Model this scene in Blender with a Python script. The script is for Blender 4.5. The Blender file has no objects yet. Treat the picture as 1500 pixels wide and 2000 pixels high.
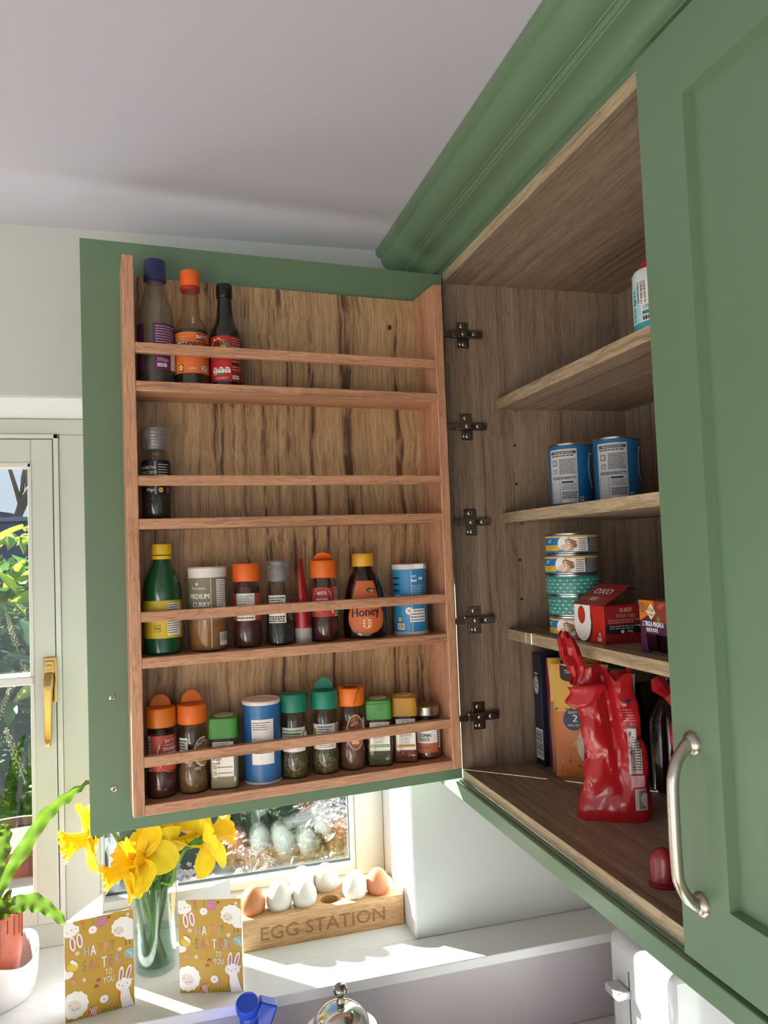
import bpy, bmesh, math, random
from mathutils import Vector, Matrix, noise, Quaternion
R = math.radians
sin, cos, pi = math.sin, math.cos, math.pi
C = bpy.context.scene.collection
EYE = 1.85                     # height of the camera above the floor; z values below are EYE + offset

# ------------------------------------------------------------------ camera
cam_d = bpy.data.cameras.new('camera'); cam = bpy.data.objects.new('camera', cam_d); C.objects.link(cam)
yaw, pitch, roll = 0.273101550, 0.0501707749, -0.0376628427
fw = Vector((sin(yaw)*cos(pitch), cos(yaw)*cos(pitch), sin(pitch)))
r0 = fw.cross(Vector((0, 0, 1))).normalized(); u0 = r0.cross(fw)
rt = cos(roll)*r0 + sin(roll)*u0; up = -sin(roll)*r0 + cos(roll)*u0
M = Matrix((rt, up, -fw)).transposed().to_4x4(); M.translation = Vector((0, 0, EYE))
cam.matrix_world = M
cam_d.sensor_fit = 'VERTICAL'; cam_d.sensor_height = 36; cam_d.sensor_width = 27
cam_d.lens = 1504.486/2000*36; cam_d.clip_start = .02; cam_d.clip_end = 200
bpy.context.scene.camera = cam

# ------------------------------------------------------------------ light and exposure
w = bpy.data.worlds.new('world'); bpy.context.scene.world = w; w.use_nodes = True
nt = w.node_tree; nt.nodes.clear()
out = nt.nodes.new('ShaderNodeOutputWorld'); bg = nt.nodes.new('ShaderNodeBackground')
tc = nt.nodes.new('ShaderNodeTexCoord'); sp = nt.nodes.new('ShaderNodeSeparateXYZ'); rp = nt.nodes.new('ShaderNodeValToRGB')
nt.links.new(tc.outputs['Generated'], sp.inputs[0]); nt.links.new(sp.outputs['Z'], rp.inputs[0])
rp.color_ramp.elements[0].position = 0.0; rp.color_ramp.elements[0].color = (.80, .88, 1, 1)
rp.color_ramp.elements[1].position = .7; rp.color_ramp.elements[1].color = (.36, .56, .95, 1)
nt.links.new(rp.outputs[0], bg.inputs[0]); bg.inputs[1].default_value = 1.0; nt.links.new(bg.outputs[0], out.inputs[0])

def light(name, kind, loc, energy, color=(1, 1, 1), **k):
    d = bpy.data.lights.new(name, kind); d.energy = energy; d.color = color
    for a, b in k.items():
        if a != 'aim': setattr(d, a, b)
    o = bpy.data.objects.new(name, d); C.objects.link(o); o.location = loc
    if 'aim' in k: o.rotation_euler = Vector(k['aim']).to_track_quat('-Z', 'Y').to_euler()
    return o
SUN_DIR = Vector((.615, -.615, -.50))
light('sun', 'SUN', (-3, 6, 6), 62.0, (1, .97, .93), angle=R(.55), aim=SUN_DIR)
# two unseen area lamps added as soft room fill, left and behind the camera
light('fill_light_left', 'AREA', (-2.8, .05, .85), 18, (.96, .98, 1), shape='RECTANGLE', size=2.6, size_y=1.3, aim=(1, .02, -.10))
light('fill_light_back', 'AREA', (-.2, -2.7, .9), 5, (.97, .98, 1), shape='RECTANGLE', size=2.0, size_y=1.4, aim=(.1, 1, -.08))
bpy.context.scene.cycles.transparent_max_bounces = 32      # stacked panes, jars and the vase
vs = bpy.context.scene.view_settings
vs.view_transform = 'Standard'; vs.look = 'None'; vs.exposure = 0.0; vs.gamma = 1.0; vs.use_curve_mapping = False
bpy.context.scene.display_settings.display_device = 'sRGB'

# ------------------------------------------------------------------ materials
def col(h, a=1.0):
    h = h.lstrip('#'); o = []
    for i in (0, 2, 4):
        c = int(h[i:i+2], 16)/255; o.append(c/12.92 if c <= .04045 else ((c+.055)/1.055)**2.4)
    return (*o, a)
MATS = {}
def mat(hexc, rough=.5, metal=0., vary=0., vscale=30., bump=0., bscale=200., spec=.5, sss=0., key=None, trans=0., coat=0.):
    k = key or (hexc, rough, metal, vary, vscale, bump, bscale, spec, sss, trans, coat)
    if k in MATS: return MATS[k]
    m = bpy.data.materials.new('m_'+hexc.lstrip('#')); m.use_nodes = True; t = m.node_tree; b = t.nodes['Principled BSDF']
    b.inputs['Base Color'].default_value = col(hexc); b.inputs['Roughness'].default_value = rough
    b.inputs['Metallic'].default_value = metal; b.inputs['Specular IOR Level'].default_value = spec
    b.inputs['Coat Weight'].default_value = coat
    if sss: b.inputs['Subsurface Weight'].default_value = sss; b.inputs['Subsurface Scale'].default_value = .01
    tcn = t.nodes.new('ShaderNodeTexCoord')
    if vary:
        n = t.nodes.new('ShaderNodeTexNoise'); n.inputs['Scale'].default_value = vscale; n.inputs['Detail'].default_value = 5
        t.links.new(tcn.outputs['Object'], n.inputs['Vector'])
        r = t.nodes.new('ShaderNodeValToRGB'); c = col(hexc)
        r.color_ramp.elements[0].position = .3; r.color_ramp.elements[0].color = (*[x*(1-vary) for x in c[:3]], 1)
        r.color_ramp.elements[1].position = .7; r.color_ramp.elements[1].color = (*[min(1, x*(1+vary)) for x in c[:3]], 1)
        t.links.new(n.outputs['Fac'], r.inputs[0]); t.links.new(r.outputs[0], b.inputs['Base Color'])
    if bump:
        n2 = t.nodes.new('ShaderNodeTexNoise'); n2.inputs['Scale'].default_value = bscale; n2.inputs['Detail'].default_value = 3
        t.links.new(tcn.outputs['Object'], n2.inputs['Vector'])
        bp = t.nodes.new('ShaderNodeBump'); bp.inputs['Strength'].default_value = bump; bp.inputs['Distance'].default_value = .001
        t.links.new(n2.outputs['Fac'], bp.inputs['Height']); t.links.new(bp.outputs[0], b.inputs['Normal'])
    if trans:   # thin translucent sheet: light passes through diffusely
        tr = t.nodes.new('ShaderNodeBsdfTranslucent'); tr.inputs[0].default_value = col(hexc)
        mx = t.nodes.new('ShaderNodeMixShader'); mx.inputs[0].default_value = trans
        t.links.new(b.outputs[0], mx.inputs[1]); t.links.new(tr.outputs[0], mx.inputs[2])
        t.links.new(mx.outputs[0], t.nodes['Material Output'].inputs[0])
    MATS[k] = m; return m
def speckle(a, b_, c_, scale=900., rough=.8):
    k = ('sp', a, b_, c_, scale)
    if k in MATS: return MATS[k]
    m = bpy.data.materials.new('speckle'); m.use_nodes = True; t = m.node_tree; b = t.nodes['Principled BSDF']
    b.inputs['Roughness'].default_value = rough
    tcn = t.nodes.new('ShaderNodeTexCoord'); v = t.nodes.new('ShaderNodeTexVoronoi'); v.inputs['Scale'].default_value = scale
    t.links.new(tcn.outputs['Object'], v.inputs['Vector'])
    s = t.nodes.new('ShaderNodeSeparateColor'); t.links.new(v.outputs['Color'], s.inputs[0])
    r = t.nodes.new('ShaderNodeValToRGB'); t.links.new(s.outputs[0], r.inputs[0])
    r.color_ramp.elements[0].color = col(a); r.color_ramp.elements[1].color = col(c_); e = r.color_ramp.elements.new(.5); e.color = col(b_)
    t.links.new(r.outputs[0], b.inputs['Base Color'])
    MATS[k] = m; return m
def glass(tint='ffffff', rough=.03, refl=1.0, ior=1.5, op=0., opc='000000'):
    k = ('gl', tint, rough, refl, ior, op, opc)
    if k in MATS: return MATS[k]
    m = bpy.data.materials.new('glass_'+tint); m.use_nodes = True; t = m.node_tree; t.nodes.clear()
    o = t.nodes.new('ShaderNodeOutputMaterial'); tr = t.nodes.new('ShaderNodeBsdfTransparent'); tr.inputs[0].default_value = col(tint)
    g = t.nodes.new('ShaderNodeBsdfGlossy'); g.inputs['Roughness'].default_value = rough; g.inputs[0].default_value = (1, 1, 1, 1)
    fr = t.nodes.new('ShaderNodeLayerWeight'); fr.inputs[0].default_value = .5        # Schlick reflectance, the same from both sides of the wall
    pw = t.nodes.new('ShaderNodeMath'); pw.operation = 'POWER'; pw.inputs[1].default_value = 5; t.links.new(fr.outputs['Facing'], pw.inputs[0])
    f0 = ((ior-1)/(ior+1))**2
    ma = t.nodes.new('ShaderNodeMath'); ma.operation = 'MULTIPLY_ADD'; ma.inputs[1].default_value = 1-f0; ma.inputs[2].default_value = f0; t.links.new(pw.outputs[0], ma.inputs[0])
    mu = t.nodes.new('ShaderNodeMath'); mu.operation = 'MULTIPLY'; mu.inputs[1].default_value = refl; mu.use_clamp = True
    t.links.new(ma.outputs[0], mu.inputs[0])
    base = tr.outputs[0]
    if op:
        d = t.nodes.new('ShaderNodeBsdfDiffuse'); d.inputs[0].default_value = col(opc)
        m0 = t.nodes.new('ShaderNodeMixShader'); m0.inputs[0].default_value = op
        t.links.new(tr.outputs[0], m0.inputs[1]); t.links.new(d.outputs[0], m0.inputs[2]); base = m0.outputs[0]
    mx = t.nodes.new('ShaderNodeMixShader'); t.links.new(mu.outputs[0], mx.inputs[0])
    t.links.new(base, mx.inputs[1]); t.links.new(g.outputs[0], mx.inputs[2]); t.links.new(mx.outputs[0], o.inputs[0])
    MATS[k] = m; return m
def wood(name, light_, mid, dark, axis='z', fine=420., broad=34., streak=.35, wav=.25, rough=.45, along=.05):
    """grain runs along the object's own axis; colours only, with faint pore relief"""
    k = ('wood', name, axis)
    if k in MATS: return MATS[k]
    m = bpy.data.materials.new('wood_%s_%s' % (name, axis)); m.use_nodes = True; t = m.node_tree; b = t.nodes['Principled BSDF']
    b.inputs['Roughness'].default_value = rough
    N = t.nodes.new; L = t.links.new
    tcn = N('ShaderNodeTexCoord')
    def mapped(across, al):
        mp = N('ShaderNodeMapping'); s = {'x': (al, across, across), 'y': (across, al, across), 'z': (across, across, al)}[axis]
        mp.inputs['Scale'].default_value = s; return mp
    wn = N('ShaderNodeTexNoise'); wn.inputs['Scale'].default_value = 1; mpw = mapped(5, 7); L(tcn.outputs['Object'], mpw.inputs[0]); L(mpw.outputs[0], wn.inputs['Vector'])
    wn.inputs['Detail'].default_value = 3
    sub = N('ShaderNodeVectorMath'); sub.operation = 'SUBTRACT'; L(wn.outputs['Color'], sub.inputs[0]); sub.inputs[1].default_value = (.5, .5, .5)
    scl = N('ShaderNodeVectorMath'); scl.operation = 'SCALE'; L(sub.outputs[0], scl.inputs[0]); scl.inputs['Scale'].default_value = wav*.1
    add = N('ShaderNodeVectorMath'); add.operation = 'ADD'; L(tcn.outputs['Object'], add.inputs[0]); L(scl.outputs[0], add.inputs[1])
    n1 = N('ShaderNodeTexNoise'); n1.inputs['Scale'].default_value = 1; n1.inputs['Detail'].default_value = 4; n1.inputs['Roughness'].default_value = .65
    m1 = mapped(broad*2, broad*along*1.4); L(add.outputs[0], m1.inputs[0]); L(m1.outputs[0], n1.inputs['Vector'])
    r1 = N('ShaderNodeValToRGB'); L(n1.outputs['Fac'], r1.inputs[0])
    e = r1.color_ramp.elements; e[0].position = .34; e[0].color = col(dark); e[1].position = .68; e[1].color = col(light_)
    x = e.new(.34+.16*(1-streak)); x.color = col(mid)
    n2 = N('ShaderNodeTexNoise'); n2.inputs['Scale'].default_value = 1; n2.inputs['Detail'].default_value = 2
    m2 = mapped(fine*2, fine*.05); L(add.outputs[0], m2.inputs[0]); L(m2.outputs[0], n2.inputs['Vector'])
    r2 = N('ShaderNodeValToRGB'); L(n2.outputs['Fac'], r2.inputs[0]); r2.color_ramp.elements[0].position = .36; r2.color_ramp.elements[0].color = (.66, .62, .58, 1)
    r2.color_ramp.elements[1].position = .56; r2.color_ramp.elements[1].color = (1.05, 1.05, 1.05, 1)
    mx = N('ShaderNodeMix'); mx.data_type = 'RGBA'; mx.blend_type = 'MULTIPLY'; mx.inputs[0].default_value = .85
    L(r1.outputs[0], mx.inputs[6]); L(r2.outputs[0], mx.inputs[7]); L(mx.outputs[2], b.inputs['Base Color'])
    bp = N('ShaderNodeBump'); bp.inputs['Strength'].default_value = .25; bp.inputs['Distance'].default_value = .0006
    L(n2.outputs['Fac'], bp.inputs['Height']); L(bp.outputs[0], b.inputs['Normal'])
    MATS[k] = m; return m

# ------------------------------------------------------------------ mesh helpers
class MB:
    def __init__(s): s.v = []; s.f = []; s.m = []; s.mats = []
    def mi(s, m):
        if m not in s.mats: s.mats.append(m)
        return s.mats.index(m)
    def add(s, vs_, fs, m):
        o = len(s.v); s.v += [tuple(p) for p in vs_]; i = s.mi(m)
        for f_ in fs: s.f.append([o+a for a in f_]); s.m.append(i)
        return s
    def box(s, x0, x1, y0, y1, z0, z1, m, T=None):
        v = [(x, y, z) for x in (x0, x1) for y in (y0, y1) for z in (z0, z1)]
        if T: v = [T @ Vector(p) for p in v]
        return s.add(v, [(0, 1, 3, 2), (4, 6, 7, 5), (0, 4, 5, 1), (2, 3, 7, 6), (0, 2, 6, 4), (1, 5, 7, 3)], m)
    def loft(s, rings, m, cap0=True, cap1=True, closed=True):
        n = len(rings[0]); v = [p for r_ in rings for p in r_]; f_ = []
        for i in range(len(rings)-1):
            for j in range(n if closed else n-1):
                a = i*n+j; b = i*n+(j+1) % n; f_.append((a, b, b+n, a+n))
        if cap0 and closed: f_.append(tuple(range(n-1, -1, -1)))
        if cap1 and closed: f_.append(tuple(range((len(rings)-1)*n, len(rings)*n)))
        return s.add(v, f_, m)
    def lathe(s, prof, m, n=28, sx=1, sy=1, sq=0., cap0=True, cap1=True, T=None, wob=None):
        rings = []
        for r_, z in prof:
            ring = []
            for j in range(n):
                a = 2*pi*j/n; c_, s_ = cos(a), sin(a)
                k = 1.0
                if sq: p = 2+sq*6; k = (abs(c_)**p+abs(s_)**p)**(-1/p)
                if wob: k *= wob(a, z)
                q = Vector((r_*k*c_*sx, r_*k*s_*sy, z)); ring.append(T @ q if T else q)
            rings.append(ring)
        return s.loft(rings, m, cap0, cap1)
    def tube(s, pts, rad, m, n=8, caps=True):
        pts = [Vector(p) for p in pts]; rings = []; nrm = None
        for i, p in enumerate(pts):
            t_ = (pts[min(i+1, len(pts)-1)]-pts[max(i-1, 0)]).normalized()
            if nrm is None: nrm = t_.orthogonal().normalized()
            else: nrm = (nrm - t_*nrm.dot(t_)).normalized()
            bn = t_.cross(nrm); r_ = rad[i] if isinstance(rad, (list, tuple)) else rad
            rings.append([p+r_*(cos(2*pi*j/n)*nrm+sin(2*pi*j/n)*bn) for j in range(n)])
        return s.loft(rings, m, caps, caps)
    def grid(s, P, m):
        nr, nc = len(P), len(P[0]); v = [p for r_ in P for p in r_]
        return s.add(v, [(i*nc+j, i*nc+j+1, (i+1)*nc+j+1, (i+1)*nc+j) for i in range(nr-1) for j in range(nc-1)], m)
    def sphere(s, c_, r_, m, n=12, k=8, sx=1, sy=1, sz=1):
        rings = []
        for i in range(1, k):
            a = pi*i/k; rings.append([(c_[0]+sx*r_*sin(a)*cos(2*pi*j/n), c_[1]+sy*r_*sin(a)*sin(2*pi*j/n), c_[2]-sz*r_*cos(a)) for j in range(n)])
        return s.loft(rings, m)
    def mesh(s, name='mesh', smooth=35):
        me = bpy.data.meshes.new(name); me.from_pydata(s.v, [], s.f)
        for m in s.mats: me.materials.append(m)
        me.polygons.foreach_set('material_index', s.m); me.update()
        if smooth:
            me.shade_smooth()
            if smooth < 180: me.set_sharp_from_angle(angle=R(smooth))
        return me
    def build(s, name, parent=None, loc=(0, 0, 0), rot=(0, 0, 0), bevel=0, smooth=35, solid=0, fix=False, seg=2):
        me = s.mesh(name, smooth)
        if fix:
            bm = bmesh.new(); bm.from_mesh(me); bmesh.ops.recalc_face_normals(bm, faces=bm.faces); bm.to_mesh(me); bm.free()
        return link(name, me, parent, loc, rot, bevel, solid, seg)
def link(name, me, parent=None, loc=(0, 0, 0), rot=(0, 0, 0), bevel=0, solid=0, seg=2):
    o = bpy.data.objects.new(name, me); C.objects.link(o); o.location = loc; o.rotation_euler = rot
    if parent: o.parent = parent
    if solid: md = o.modifiers.new('solid', 'SOLIDIFY'); md.thickness = solid; md.offset = -1
    if bevel: md = o.modifiers.new('bevel', 'BEVEL'); md.width = bevel; md.segments = seg; md.limit_method = 'ANGLE'; md.angle_limit = R(40)
    return o
def box(name, x0, x1, y0, y1, z0, z1, m, parent=None, bevel=0, **k):
    return MB().box(x0, x1, y0, y1, z0, z1, m).build(name, parent, bevel=bevel, smooth=35, **k)
def tag(o, label=None, cat=None, group=None, kind=None):
    if label: o['label'] = label
    if cat: o['category'] = cat
    if group: o['group'] = group
    if kind: o['kind'] = kind
    return o
def thing(name, label, cat, loc=(0, 0, 0), rot=(0, 0, 0), group=None, kind=None):
    o = bpy.data.objects.new(name, None); C.objects.link(o); o.location = loc
    o.rotation_euler = rot if isinstance(rot, (tuple, list)) else (0, 0, rot); o.empty_display_size = .02
    return tag(o, label, cat, group, kind)
def copy_thing(src, loc=None, rot=None, label=None, group=None):
    def cp(o, par):
        c_ = o.copy(); C.objects.link(c_); c_.parent = par
        for ch in list(kids.get(o.name, [])): cp(ch, c_)
        return c_
    kids = {}
    for q in bpy.data.objects:
        if q.parent: kids.setdefault(q.parent.name, []).append(q)
    n = cp(src, None)
    if loc is not None: n.location = loc
    if rot is not None: n.rotation_euler = rot
    if label: n['label'] = label
    if group: n['group'] = group
    return n

# ------------------------------------------------------------------ flat print laid on a surface
_txt = {}
def glyphs(s):
    if s not in _txt:
        cu = bpy.data.curves.new('t', 'FONT'); cu.body = s; cu.resolution_u = 2; cu.align_x = 'CENTER'
        o = bpy.data.objects.new('t', cu); C.objects.link(o); me = o.to_mesh()
        _txt[s] = ([tuple(v.co[:2]) for v in me.vertices], [tuple(p.vertices) for p in me.polygons])
        o.to_mesh_clear(); bpy.data.objects.remove(o); bpy.data.curves.remove(cu)
    return _txt[s]
def plane_map(o, u, v, n):
    o, u, v, n = Vector(o), Vector(u), Vector(v), Vector(n)
    return lambda s, t, h: o+u*s+v*t+n*h
def cyl_map(rf, sx=1, sy=1, rr=None):
    rf_ = rf if callable(rf) else (lambda t, a=rf: a)
    ref = rr or (rf if not callable(rf) else .025)
    def f_(s, t, h):
        a = s/ref; q = rf_(t)+h; return Vector((q*sx*sin(a), -q*sy*cos(a), t))
    return f_
class Print:
    def __init__(s, mp, ds=.004, curved=True): s.map = mp; s.mb = MB(); s.ds = ds; s.curved = curved
    def h(s, l): s.n = getattr(s, 'n', 0)+1; return .0003+l*.00018+s.n*.000003
    def rect(s, a, b, c_, d, m, l=0):
        n = max(1, int(math.ceil(abs(c_-a)/s.ds))) if s.curved else 1
        k = max(1, int(math.ceil(abs(d-b)/.012))) if s.curved else 1
        hh_ = s.h(l); P = [[s.map(a+(c_-a)*j/n, b+(d-b)*i/k, hh_) for j in range(n+1)] for i in range(k+1)]
        s.mb.grid(P, m); return s
    def poly(s, pts, m, l=1):
        hh_ = s.h(l); s.mb.add([s.map(a, b, hh_) for a, b in pts], [tuple(range(len(pts)))], m); return s
    def ell(s, a, b, ra, rb, m, l=1, rot=0, n=18, egg=0, wav=0, wn=9):
        pts = []
        for i in range(n):
            t = 2*pi*i/n; k = 1+wav*cos(wn*t); x = ra*k*cos(t)*(1-egg*sin(t)); y = rb*k*sin(t)
            pts.append((a+x*cos(rot)-y*sin(rot), b+x*sin(rot)+y*cos(rot)))
        return s.poly(pts, m, l)
    def star(s, a, b, r_, m, l=1, n=8, k=.35, c_=None):
        s.poly([(a+(r_ if i % 2 == 0 else r_*k)*cos(pi*i/n), b+(r_ if i % 2 == 0 else r_*k)*sin(pi*i/n)) for i in range(2*n)], m, l)
        if c_: s.ell(a, b, r_*.22, r_*.22, c_, l+1, n=8)
        return s
    def text(s, txt, a, b, size, m, l=2, kx=1., rot=0, bold=0):
        V, F = glyphs(txt); q = size/.7; hh_ = s.h(l)
        for dx in ((0, bold) if bold else (0,)):
            P = []
            for x, y in V:
                x = x*q*kx+dx; y = y*q; P.append(s.map(a+x*cos(rot)-y*sin(rot), b+x*sin(rot)+y*cos(rot), hh_))
            s.mb.add(P, F, m); hh_ += .000003
        return s
    def lines(s, a, b, c_, d, m, n=5, l=1, seed=1, fill=.5, ragged=.25):
        rnd = random.Random(seed); st = (d-b)/n; hh_ = s.h(l)
        for i in range(n):
            y = d-(i+.5)*st; x = a; end = c_-(c_-a)*ragged*rnd.random()
            while x < end:
                w_ = min(end-x, (c_-a)*rnd.uniform(.06, .2)); s.mb.add([s.map(x, y-st*fill/2, hh_), s.map(x+w_, y-st*fill/2, hh_), s.map(x+w_, y+st*fill/2, hh_), s.map(x, y+st*fill/2, hh_)], [(0, 1, 2, 3)], m)
                x += w_+(c_-a)*.025
        return s
    def bars(s, a, b, c_, d, m, n=22, l=1, vertical=True, seed=3):
        rnd = random.Random(seed); tot = (c_-a) if vertical else (d-b); x = 0
        while x < tot:
            w_ = tot/n*rnd.uniform(.25, 1.)
            if vertical: q = [(a+x, b), (min(a+x+w_, c_), b), (min(a+x+w_, c_), d), (a+x, d)]
            else: q = [(a, b+x), (c_, b+x), (c_, min(b+x+w_, d)), (a, min(b+x+w_, d))]
            s.poly(q, m, l); x += w_+tot/n*rnd.uniform(.3, .9)
        return s
    def build(s, name='printed_label', parent=None, **k): return s.mb.build(name, parent, smooth=0, **k)

# shared materials
INK = mat('1c1a1a', .6); PAPER = mat('e9e6e0', .55); WHITE = mat('f2f0ec', .5); GREY = mat('77746f', .6)
GREEN = mat('637d61', .32, vary=.04, vscale=3, bump=.06, bscale=700, key='greenpaint')
WALLP = mat('c0c3bf', .75, bump=.08, bscale=120, key='wallpaint'); CEIL = mat('b9b8c2', .85, bump=.08, bscale=90, key='ceilpaint')
REVEAL = mat('d4d1d4', .6, bump=.05, bscale=90, key='revealpaint')
FRAME = mat('bdbdb4', .4, bump=.05, bscale=150, key='framepaint'); WBEAD = mat('c9c6c2', .35)
QUARTZ = mat('d8d6d7', .22, vary=.035, vscale=4, key='quartz'); UPST = mat('b9b0b4', .28, vary=.05, vscale=3, key='upstandquartz')
STEEL = mat('c9c5bf', .28, 1.); CHROME = mat('d8d4d0', .12, 1.); BRASS = mat('bb9a58', .16, 1.); DARKMETAL = mat('8d857a', .3, 1.)

# ================================================================== the room
Z = lambda z: EYE+z
def struct(name, mb, bevel=0, **k): return tag(mb.build(name, bevel=bevel, **k), kind='structure')
HX0, HX1, HZ0, HZ1 = -1.20, .425, Z(-.717), Z(.284)
YW, YF = 1.397, 1.60
wf = MB()
wf.box(-3.0, HX0, YW, 1.72, 0, Z(.6), WALLP); wf.box(HX1, .90, YW, 1.72, Z(-.717), Z(.6), WALLP)
wf.box(HX1, .90, YW, 1.72, 0, Z(-.735), WALLP); wf.box(HX0, HX1, YW, 1.72, HZ1, Z(.6), WALLP); wf.box(HX0, HX1, YW, 1.72, 0, Z(-.735), WALLP)
struct('wall_far', wf)
# painted reveal lining: brighter gloss paint inside the opening
rv = MB(); rv.box(HX1-.004, HX1, YW, YF, HZ0, HZ1, REVEAL); rv.box(HX0, HX0+.004, YW, YF, HZ0, HZ1, REVEAL)
rv.box(HX0, HX1, YW+.001, YF, HZ1-.004, HZ1, REVEAL)
struct('trim_1', rv)
struct('ceiling', MB().box(-3, .9, -2.9, 1.72, Z(.576), Z(.66), CEIL))
struct('wall_right', MB().box(.872, .98, -2.9, 1.397, 0, Z(.576), WALLP))
struct('floor', MB().box(-3, .98, -2.9, 1.397, -.05, 0, mat('a58d74', .5, vary=.15, vscale=6)))
wl = MB(); wl.box(-3.1, -3.0, 1.0, 1.397, 0, Z(.576), WALLP); wl.box(-3.1, -3, -2.9, -2.7, 0, Z(.576), WALLP); wl.box(-3.1, -3, -2.7, 1.0, 2.15, Z(.576), WALLP)
struct('wall_left', wl)
wb = MB(); wb.box(-3, -1.3, -3, -2.9, 0, Z(.576), WALLP); wb.box(.9, .98, -3, -2.9, 0, Z(.576), WALLP); wb.box(-1.3, .9, -3, -2.9, 2.15, Z(.576), WALLP)
struct('wall_back', wb)

# quartz sill ledge, upstand below it, worktop
sill = MB(); sill.box(-2.6, .872, 1.298, YW, Z(-.7350), Z(-.7170), QUARTZ); sill.box(HX0, HX1, YW, YF+.02, Z(-.7350), Z(-.7170), QUARTZ)
tag(sill.build('window_sill', bevel=.0015), 'white quartz window sill ledge with sun patches under the window', 'window sill')
tag(box('upstand', -2.6, .872, 1.310, 1.397, Z(-.871), Z(-.735), UPST), 'mauve grey stone upstand below the white sill ledge', 'upstand')
wt = MB(); wt.box(-2.6, .872, .72, 1.31, Z(-.90), Z(-.871), QUARTZ); wt.box(.27, .872, -1.6, .72, Z(-.90), Z(-.871), QUARTZ)
tag(wt.build('worktop', bevel=.002), 'pale stone worktop below the sill, seen at the bottom edge', 'worktop')
BASEG = GREEN
def base_unit(x0, x1, y0, y1, front, lab):
    t = thing('base_cabinet', lab, 'cabinet', (x0, y0, 0), group='base cabinets under the worktop')
    L = (-x0, -y0, 0)
    box('carcass', x0+.01, x1-.01, y0+.03, y1-.002, .10, Z(-.9005), BASEG, t, loc=L)
    box('plinth', x0+.01, x1-.01, y0+.08, y1-.1, 0, .10, BASEG, t, loc=L)
    if front == 'y': d = box('door', x0+.013, x1-.013, y0+.008, y0+.028, .12, Z(-.92), BASEG, t, bevel=.002, loc=L)
    else: d = box('door', x0-.012, x0+.008, y0+.035, y1-.005, .12, Z(-.92), BASEG, t, bevel=.002, loc=L)
for i in range(4): base_unit(-2.55+i*.7, -1.86+i*.7, .74, 1.39, 'y', 'green base cabinet under the window worktop, %s from the left wall' % ('first', 'second', 'third', 'fourth')[i])
for i in range(3): base_unit(.29, .868, -1.55+i*.72, -.85+i*.72, 'x', 'green base cabinet below the right wall units, %s from the window' % ('third', 'second', 'first')[i])

# ------------------------------------------------------------------ window
W = thing('window_1', None, None, (0, 1.6, Z(-.717)), kind='structure'); WL = (0, -1.6, -Z(-.717))
fr = MB()
y0, y1 = YF, 1.665
fr.box(HX0, HX1, y0, y1, Z(.249), HZ1-.004, FRAME)              # head
fr.box(HX0, HX1, y0, y1, Z(-.717), Z(-.672), FRAME)             # bottom rail
fr.box(HX0, HX0+.05, y0, y1, Z(-.672), Z(.249), FRAME)
fr.box(.362, HX1-.004, y0, y1, Z(-.672), Z(.249), FRAME)
fr.box(-.203, -.142, y0, y1, Z(-.672), Z(.249), FRAME); fr.box(-.70, -.64, y0, y1, Z(-.672), Z(.249), FRAME)
fr.build('window_frame', W, WL, bevel=.002)
bd = MB()
for (a, b_) in ((-.142, .362), (-1.15, -.70)):                  # glazing beads of the fixed lights
    bd.box(a, a+.006, y0+.010, y1-.02, Z(-.672), Z(.249), WBEAD); bd.box(b_-.006, b_, y0+.010, y1-.02, Z(-.672), Z(.249), WBEAD)
    bd.box(a, b_, y0+.012, y1-.02, Z(-.672), Z(-.655), WBEAD); bd.box(a, b_, y0+.010, y1-.02, Z(.241), Z(.249), WBEAD)
bd.box(-.212, -.203, y0-.006, y0+.02, Z(-.672), Z(.249), WBEAD); bd.box(-.64, -.631, y0-.006, y0+.02, Z(-.672), Z(.249), WBEAD)
bd.box(-.64, -.203, y0-.006, y0+.02, Z(.240), Z(.249), WBEAD)
bd.build('glazing_bead', W, WL, bevel=.001)
box('dark_seal', -.1365, .3565, 1.640, 1.643, Z(-.655), Z(-.650), mat('3a3a3c', .6), W, loc=WL)
box('dark_seal', .3535, .3575, 1.640, 1.643, Z(-.655), Z(.241), mat('3a3a3c', .6), W, loc=WL)
PANE = glass('f3f7f6', .0, .9, 1.5)
box('glass_pane', -.137, .357, 1.636, 1.640, Z(-.656), Z(.242), PANE, W, loc=WL)
box('glass_pane', -.137, .357, 1.654, 1.658, Z(-.656), Z(.242), PANE, W, loc=WL)
box('glass_pane', -1.145, -.705, 1.636, 1.640, Z(-.656), Z(.242), PANE, W, loc=WL)
sa = MB(); a, b_, zb, zt = -.631, -.2135, Z(-.6700), Z(.2385)
sa.box(a, a+.042, 1.592, 1.650, zb, zt, FRAME); sa.box(b_-.038, b_, 1.592, 1.650, zb, zt, FRAME)
sa.box(a+.042, b_-.038, 1.592, 1.650, zt-.046, zt, FRAME); sa.box(a+.042, b_-.038, 1.592, 1.650, zb, zb+.052, FRAME)
SA = sa.build('casement_sash', W, WL, bevel=.0015)
sb = MB(); g0, g1 = a+.042, b_-.038
sb.box(g1-.006, g1+.001, 1.590, 1.628, zb+.05, zt-.046, WBEAD); sb.box(g0, g0+.006, 1.590, 1.628, zb+.05, zt-.046, WBEAD)
sb.box(g0, g1, 1.590, 1.628, zt-.054, zt-.045, WBEAD); sb.box(g0, g1, 1.590, 1.628, zb+.051, zb+.060, WBEAD)
sb.build('sash_bead', SA, bevel=.001)
box('glazing_bar', g0, g1, 1.588, 1.648, Z(-.2275), Z(-.2105), WBEAD, SA, bevel=.003)
box('glass_pane', g0+.003, g1-.003, 1.630, 1.634, zb+.05, zt-.045, PANE, SA)
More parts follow.
